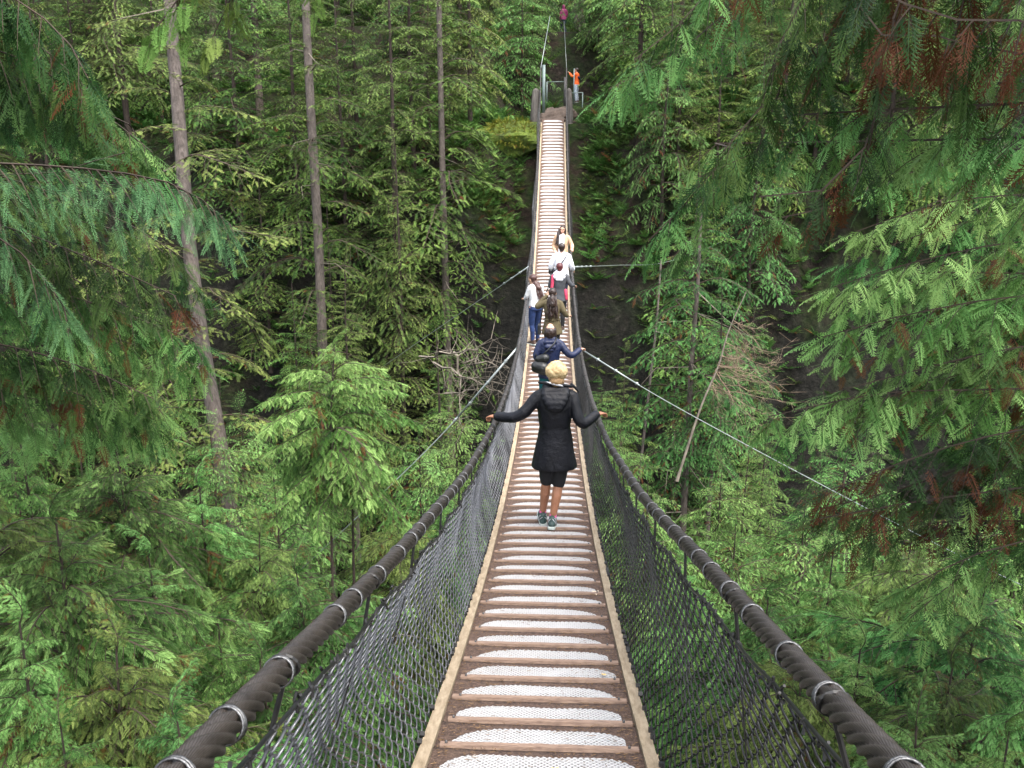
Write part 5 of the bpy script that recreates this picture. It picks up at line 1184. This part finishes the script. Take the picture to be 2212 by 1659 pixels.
# ------------------------------------------------------------------ the far landing
M['post'] = simple('weathered_post', (.055, .048, .042), (.15, .135, .12), 3, .9, .6, .01, stretch=(6, 6, 1))
M['postg'] = simple('grey_green_steel', (.10, .14, .135), (.19, .235, .22), 14, .5, .3, .003, metal=.3)
M['moss'] = simple('bright_moss', (.025, .035, .008), (.13, .19, .018), 1.6, .95, 1., .06)
M['earth'] = simple('trodden_earth', (.03, .02, .014), (.11, .08, .062), 2.5, .95, .7, .03)
M['concrete'] = simple('old_concrete', (.11, .085, .07), (.22, .19, .17), 3, .9, .5, .01)
def G2(x, y): return float(ground(x, y))
zl = zd(39.2)
for s, lab in ((-1, 'left timber tower post at the far end of the bridge, rounded top'), (1, 'right timber tower post at the far end of the bridge, rounded top')):
    e = empty('tower_post', (s * (.82 if s < 0 else .74), 39.9, 1.6), 0, lab, 'post')
    mb = MB(); mb.tube([(0, 0, -1.4), (0, 0, .6), (-.05 * s, 0, 1.55), (-.07 * s, 0, 1.64), (-.07 * s, 0, 1.70)], [.24, .18, .15, .12, .04] if s < 0 else [.16, .13, .11, .09, .03], 16); mb.build('shaft', M['post'], e, True)
    mb = MB(); mb.tube([(-.24 * s, -.3, .95), (-.22 * s, 0, 1.62), (-.20 * s, .5, 1.3)], .034, 8); mb.build('saddle', M['blackiron'], e, True)
def rod(name, a, b_, r, mat, label, cat, n=8, extra=None):
    a = np.asarray(a, float); e = empty(name, a, 0, label, cat); mb = MB(); mb.tube([(0, 0, 0), np.asarray(b_) - a], r, n); mb.build('pole', mat, e, True)
    mb = MB(); mb.box((0, 0, .03), (r * 5, r * 5, .05)); mb.build('base_plate', mat, e)
    return e
A = at(1174, 262, 40.2); rod('gate_post', A, A + [0, 0, 2.45], .075, M['postg'], 'pale grey-green steel post at the left of the far gate', 'post')
A = at(1239, 228, 43.6); rod('railing_post', [A[0], A[1], A[2] - .1], A + [0, 0, 1.75], .028, M['postg'], 'slim pale steel pole beside the person in orange', 'post')
A = at(1219, 262, 40.6); rod('gate_post', A, A + [0, 0, 1.95], .05, M['blackiron'], 'dark steel post at the right of the far gate', 'post')
e = empty('backstay_cable', rail(-1, 40.2), 0, 'grey cable running up into the trees from the left tower post', 'cable'); mb = MB(); mb.tube([(0, 0, 0), (.35, 4.5, 2.8)], .014, 6); mb.build('cable', M['guy'], e, True)
e = empty('backstay_cable', rail(1, 40.2), 0, 'faint cable running up into the trees from the right tower post', 'cable'); mb = MB(); mb.tube([(0, 0, 0), (-.1, 4.5, 2.6)], .006, 6); mb.build('cable', M['guy'], e, True)
def fence(a, b_, h, label):
    a = np.asarray(a, float); b_ = np.asarray(b_, float); e = empty('mesh_fence', a, 0, label, 'fence'); d = b_ - a; L = np.linalg.norm(d); mb = MB()
    for i in range(2): mb.tube([d * i, d * i + [0, 0, h]], .028, 8)
    mb.tube([(0, 0, h), d + [0, 0, h]], .02, 8); mb.build('frame', M['postg'], e, True)
    mb = MB(); n = int((L + h) / .10)
    for i in range(n):
        for sg in (0, 1):
            t0 = i * .10; x0, z0 = max(0, t0 - h), min(h, t0); x1, z1 = min(L, t0), max(0, t0 - L)
            if sg: x0, x1 = L - x0, L - x1
            mb.tube([d * (x0 / L) + [0, 0, z0], d * (x1 / L) + [0, 0, z1]], .0045, 3, False)
    mb.build('wire_panel', M['galv'], e)
P0_, P1_ = at(1181, 240, 44.5), at(1222, 240, 44.5)
fence([P0_[0], P0_[1], G2(P0_[0], P0_[1]) - .02], [P1_[0], P1_[1], G2(P0_[0], P0_[1]) - .02], 1.35, 'wire mesh fence panel across the path behind the far end of the bridge')
P0_, P1_ = at(1226, 235, 43.5), at(1258, 240, 43.3)
fence([P0_[0], P0_[1], P0_[2] - .5], [P1_[0], P1_[1], P0_[2] - .5], 1.25, 'wire mesh guard rail in front of the person in orange')
def rock(name, c, r, mat, label, seed, cat='rock', n=60, amp=.18):
    rg_ = np.random.default_rng(seed); e = MB(); fs = [(rg_.normal(0, 1, 3) * f, rg_.uniform(0, 6), a) for f, a in ((2.5, .8), (5, .5), (10, .35), (20, .2)) for _ in range(3)]
    e.ball((0, 0, 0), (1, 1, 1), n, n // 2); V = nrm(np.array(e.V)); N = nrm(rg_.normal(0, 1, (16, 3))); D = rg_.uniform(.62, 1., 16)
    cut = np.min(np.where(V @ N.T > .05, D / np.maximum(V @ N.T, .05), 9), axis=1); k = sum(a * np.sin(V @ f + p) for f, p, a in fs) / 4
    V = V * (np.minimum(cut, 1.25) * (1 + amp * k))[:, None] * np.array(r); e.V = [tuple(v) for v in V]
    o = e.build(name, mat, None, False); o.location = c; return tag(o, label, cat)
c = at(1108, 306, 37.4); rock('mossy_ledge', c, (1.5, 1.3, .95), M['moss'], 'yellow-green mossy rock ledge left of the far end of the bridge', 1, 'rock', 60)
rg_ = np.random.default_rng(3); n_ = 2600; v_ = nrm(rg_.normal(0, 1, (n_, 3)) * [1, 1, .8] + [0, -.25, .35]); v_ = v_[v_[:, 2] > -.3]; O_ = v_ * np.array([1.5, 1.3, .95]) * rg_.uniform(.80, 1.0, (len(v_), 1)) + c; X_ = v_ + rg_.normal(0, .6, v_.shape) + [0, -.3, -.2]
pt_ = merge(spawn('cedar', 3, O_, X_, np.tile([0, 0, 1.], (len(O_), 1)) + rg_.normal(0, .3, O_.shape), .17 * rg_.uniform(.5, 1.5, len(O_)), .45 + rg_.normal(0, .2, len(O_)), (rg_.random(len(O_)) < .12) * 1., rg_)); tag(link('moss_tufts', fmesh('moss_tufts', pt_, [M['mossleaf'], M['twig']])), None, None, None, 'stuff')
c = at(1286, 330, 38.3); rock('mossy_ledge', c + [0, 0, -.6], (1.3, 1.3, 1.1), M['moss2'] if 'moss2' in M else M['earth'], 'brown earth bank tangled with roots right of the far end of the bridge', 2, 'bank', 60)
c = at(1190, 252, 41.); rock('earth_mound', (0, 42.3, zl - .12), (1.1, 2.1, .78), M['earth'], 'trodden earth step where the far end of the bridge meets the path', 3, 'mound', 50)
mb = MB(); mb.box((0, 39.75, zl - .45), (1.7, 1.1, .8), None, 1, .0); tag(mb.build('concrete_sill', M['concrete']), 'low concrete sill under the far end of the bridge deck', 'sill')
# leaves and needles on the deck
def leafshape(s, seed):
    rg_ = random.Random(seed); pts = []; n = 15
    for i in range(n):
        a = 2 * math.pi * i / n; r = s * (1 if i % 3 == 0 else .48) * rg_.uniform(.8, 1.1); pts.append((r * math.cos(a), r * math.sin(a), .004 + rg_.uniform(0, .008)))
    mb = MB(); mb.add(pts + [(0, 0, .006)], [(i, (i + 1) % n, n) for i in range(n)]); return mb
M['yleaf'] = simple('yellow_leaf', (.55, .36, .10), (.72, .52, .22), 30, .6, .2); M['pleaf'] = simple('pale_leaf', (.62, .50, .36), (.75, .66, .5), 30, .6, .2)
for (x, y, s, mt, lab) in ((.405, 6.15, .055, 'pleaf', 'pale curled leaf lying near the right kerb of the deck'), (.08, 3.20, .030, 'yleaf', 'small yellow leaf at the bottom centre of the deck'), (.36, 4.42, .028, 'yleaf', 'small yellow-brown leaf against a cleat near the right kerb')):
    o = leafshape(s, int(s * 1000)).build('fallen_leaf', M[mt]); o.location = (x, y, zd(y) + .016); o.rotation_euler = (slope(y) + .15, .1, 1.); tag(o, lab, 'leaf')
rg_ = np.random.default_rng(8); n = 7000; y = 2.3 + 14 * rg_.random(n) ** 1.6; x = rg_.uniform(-.46, .46, n); x = np.sign(x) * np.abs(x / .46) ** .6 * .46
yc = np.array(ys); idx = np.clip(np.searchsorted(yc, y) - 1, 0, len(yc) - 1); fr = (y - yc[idx]) / SP; keep = (fr > .60) | (rg_.random(n) < .18) | (np.abs(x) > .43); x, y = x[keep], y[keep]
a = rg_.uniform(0, 3.14, len(x)); L = rg_.uniform(.006, .030, len(x)); z = zd(y) + .0155 + rg_.uniform(0, .004, len(x))
P0 = np.stack([x, y, z], 1); P1 = P0 + np.stack([np.cos(a) * L, np.sin(a) * L, np.sin(a) * L * (-.33813 + .02168 * y)], 1)
g_ = sticks(P0, P1, np.full(len(x), .0016), np.full(len(x), .0012)); me = tri_mesh('needle_litter', g_[0], g_[1]); me.materials.append(simple('litter', (.05, .025, .012), (.30, .18, .08), 90, .8, 0)); tag(link('needle_litter', me), None, None, None, 'stuff')
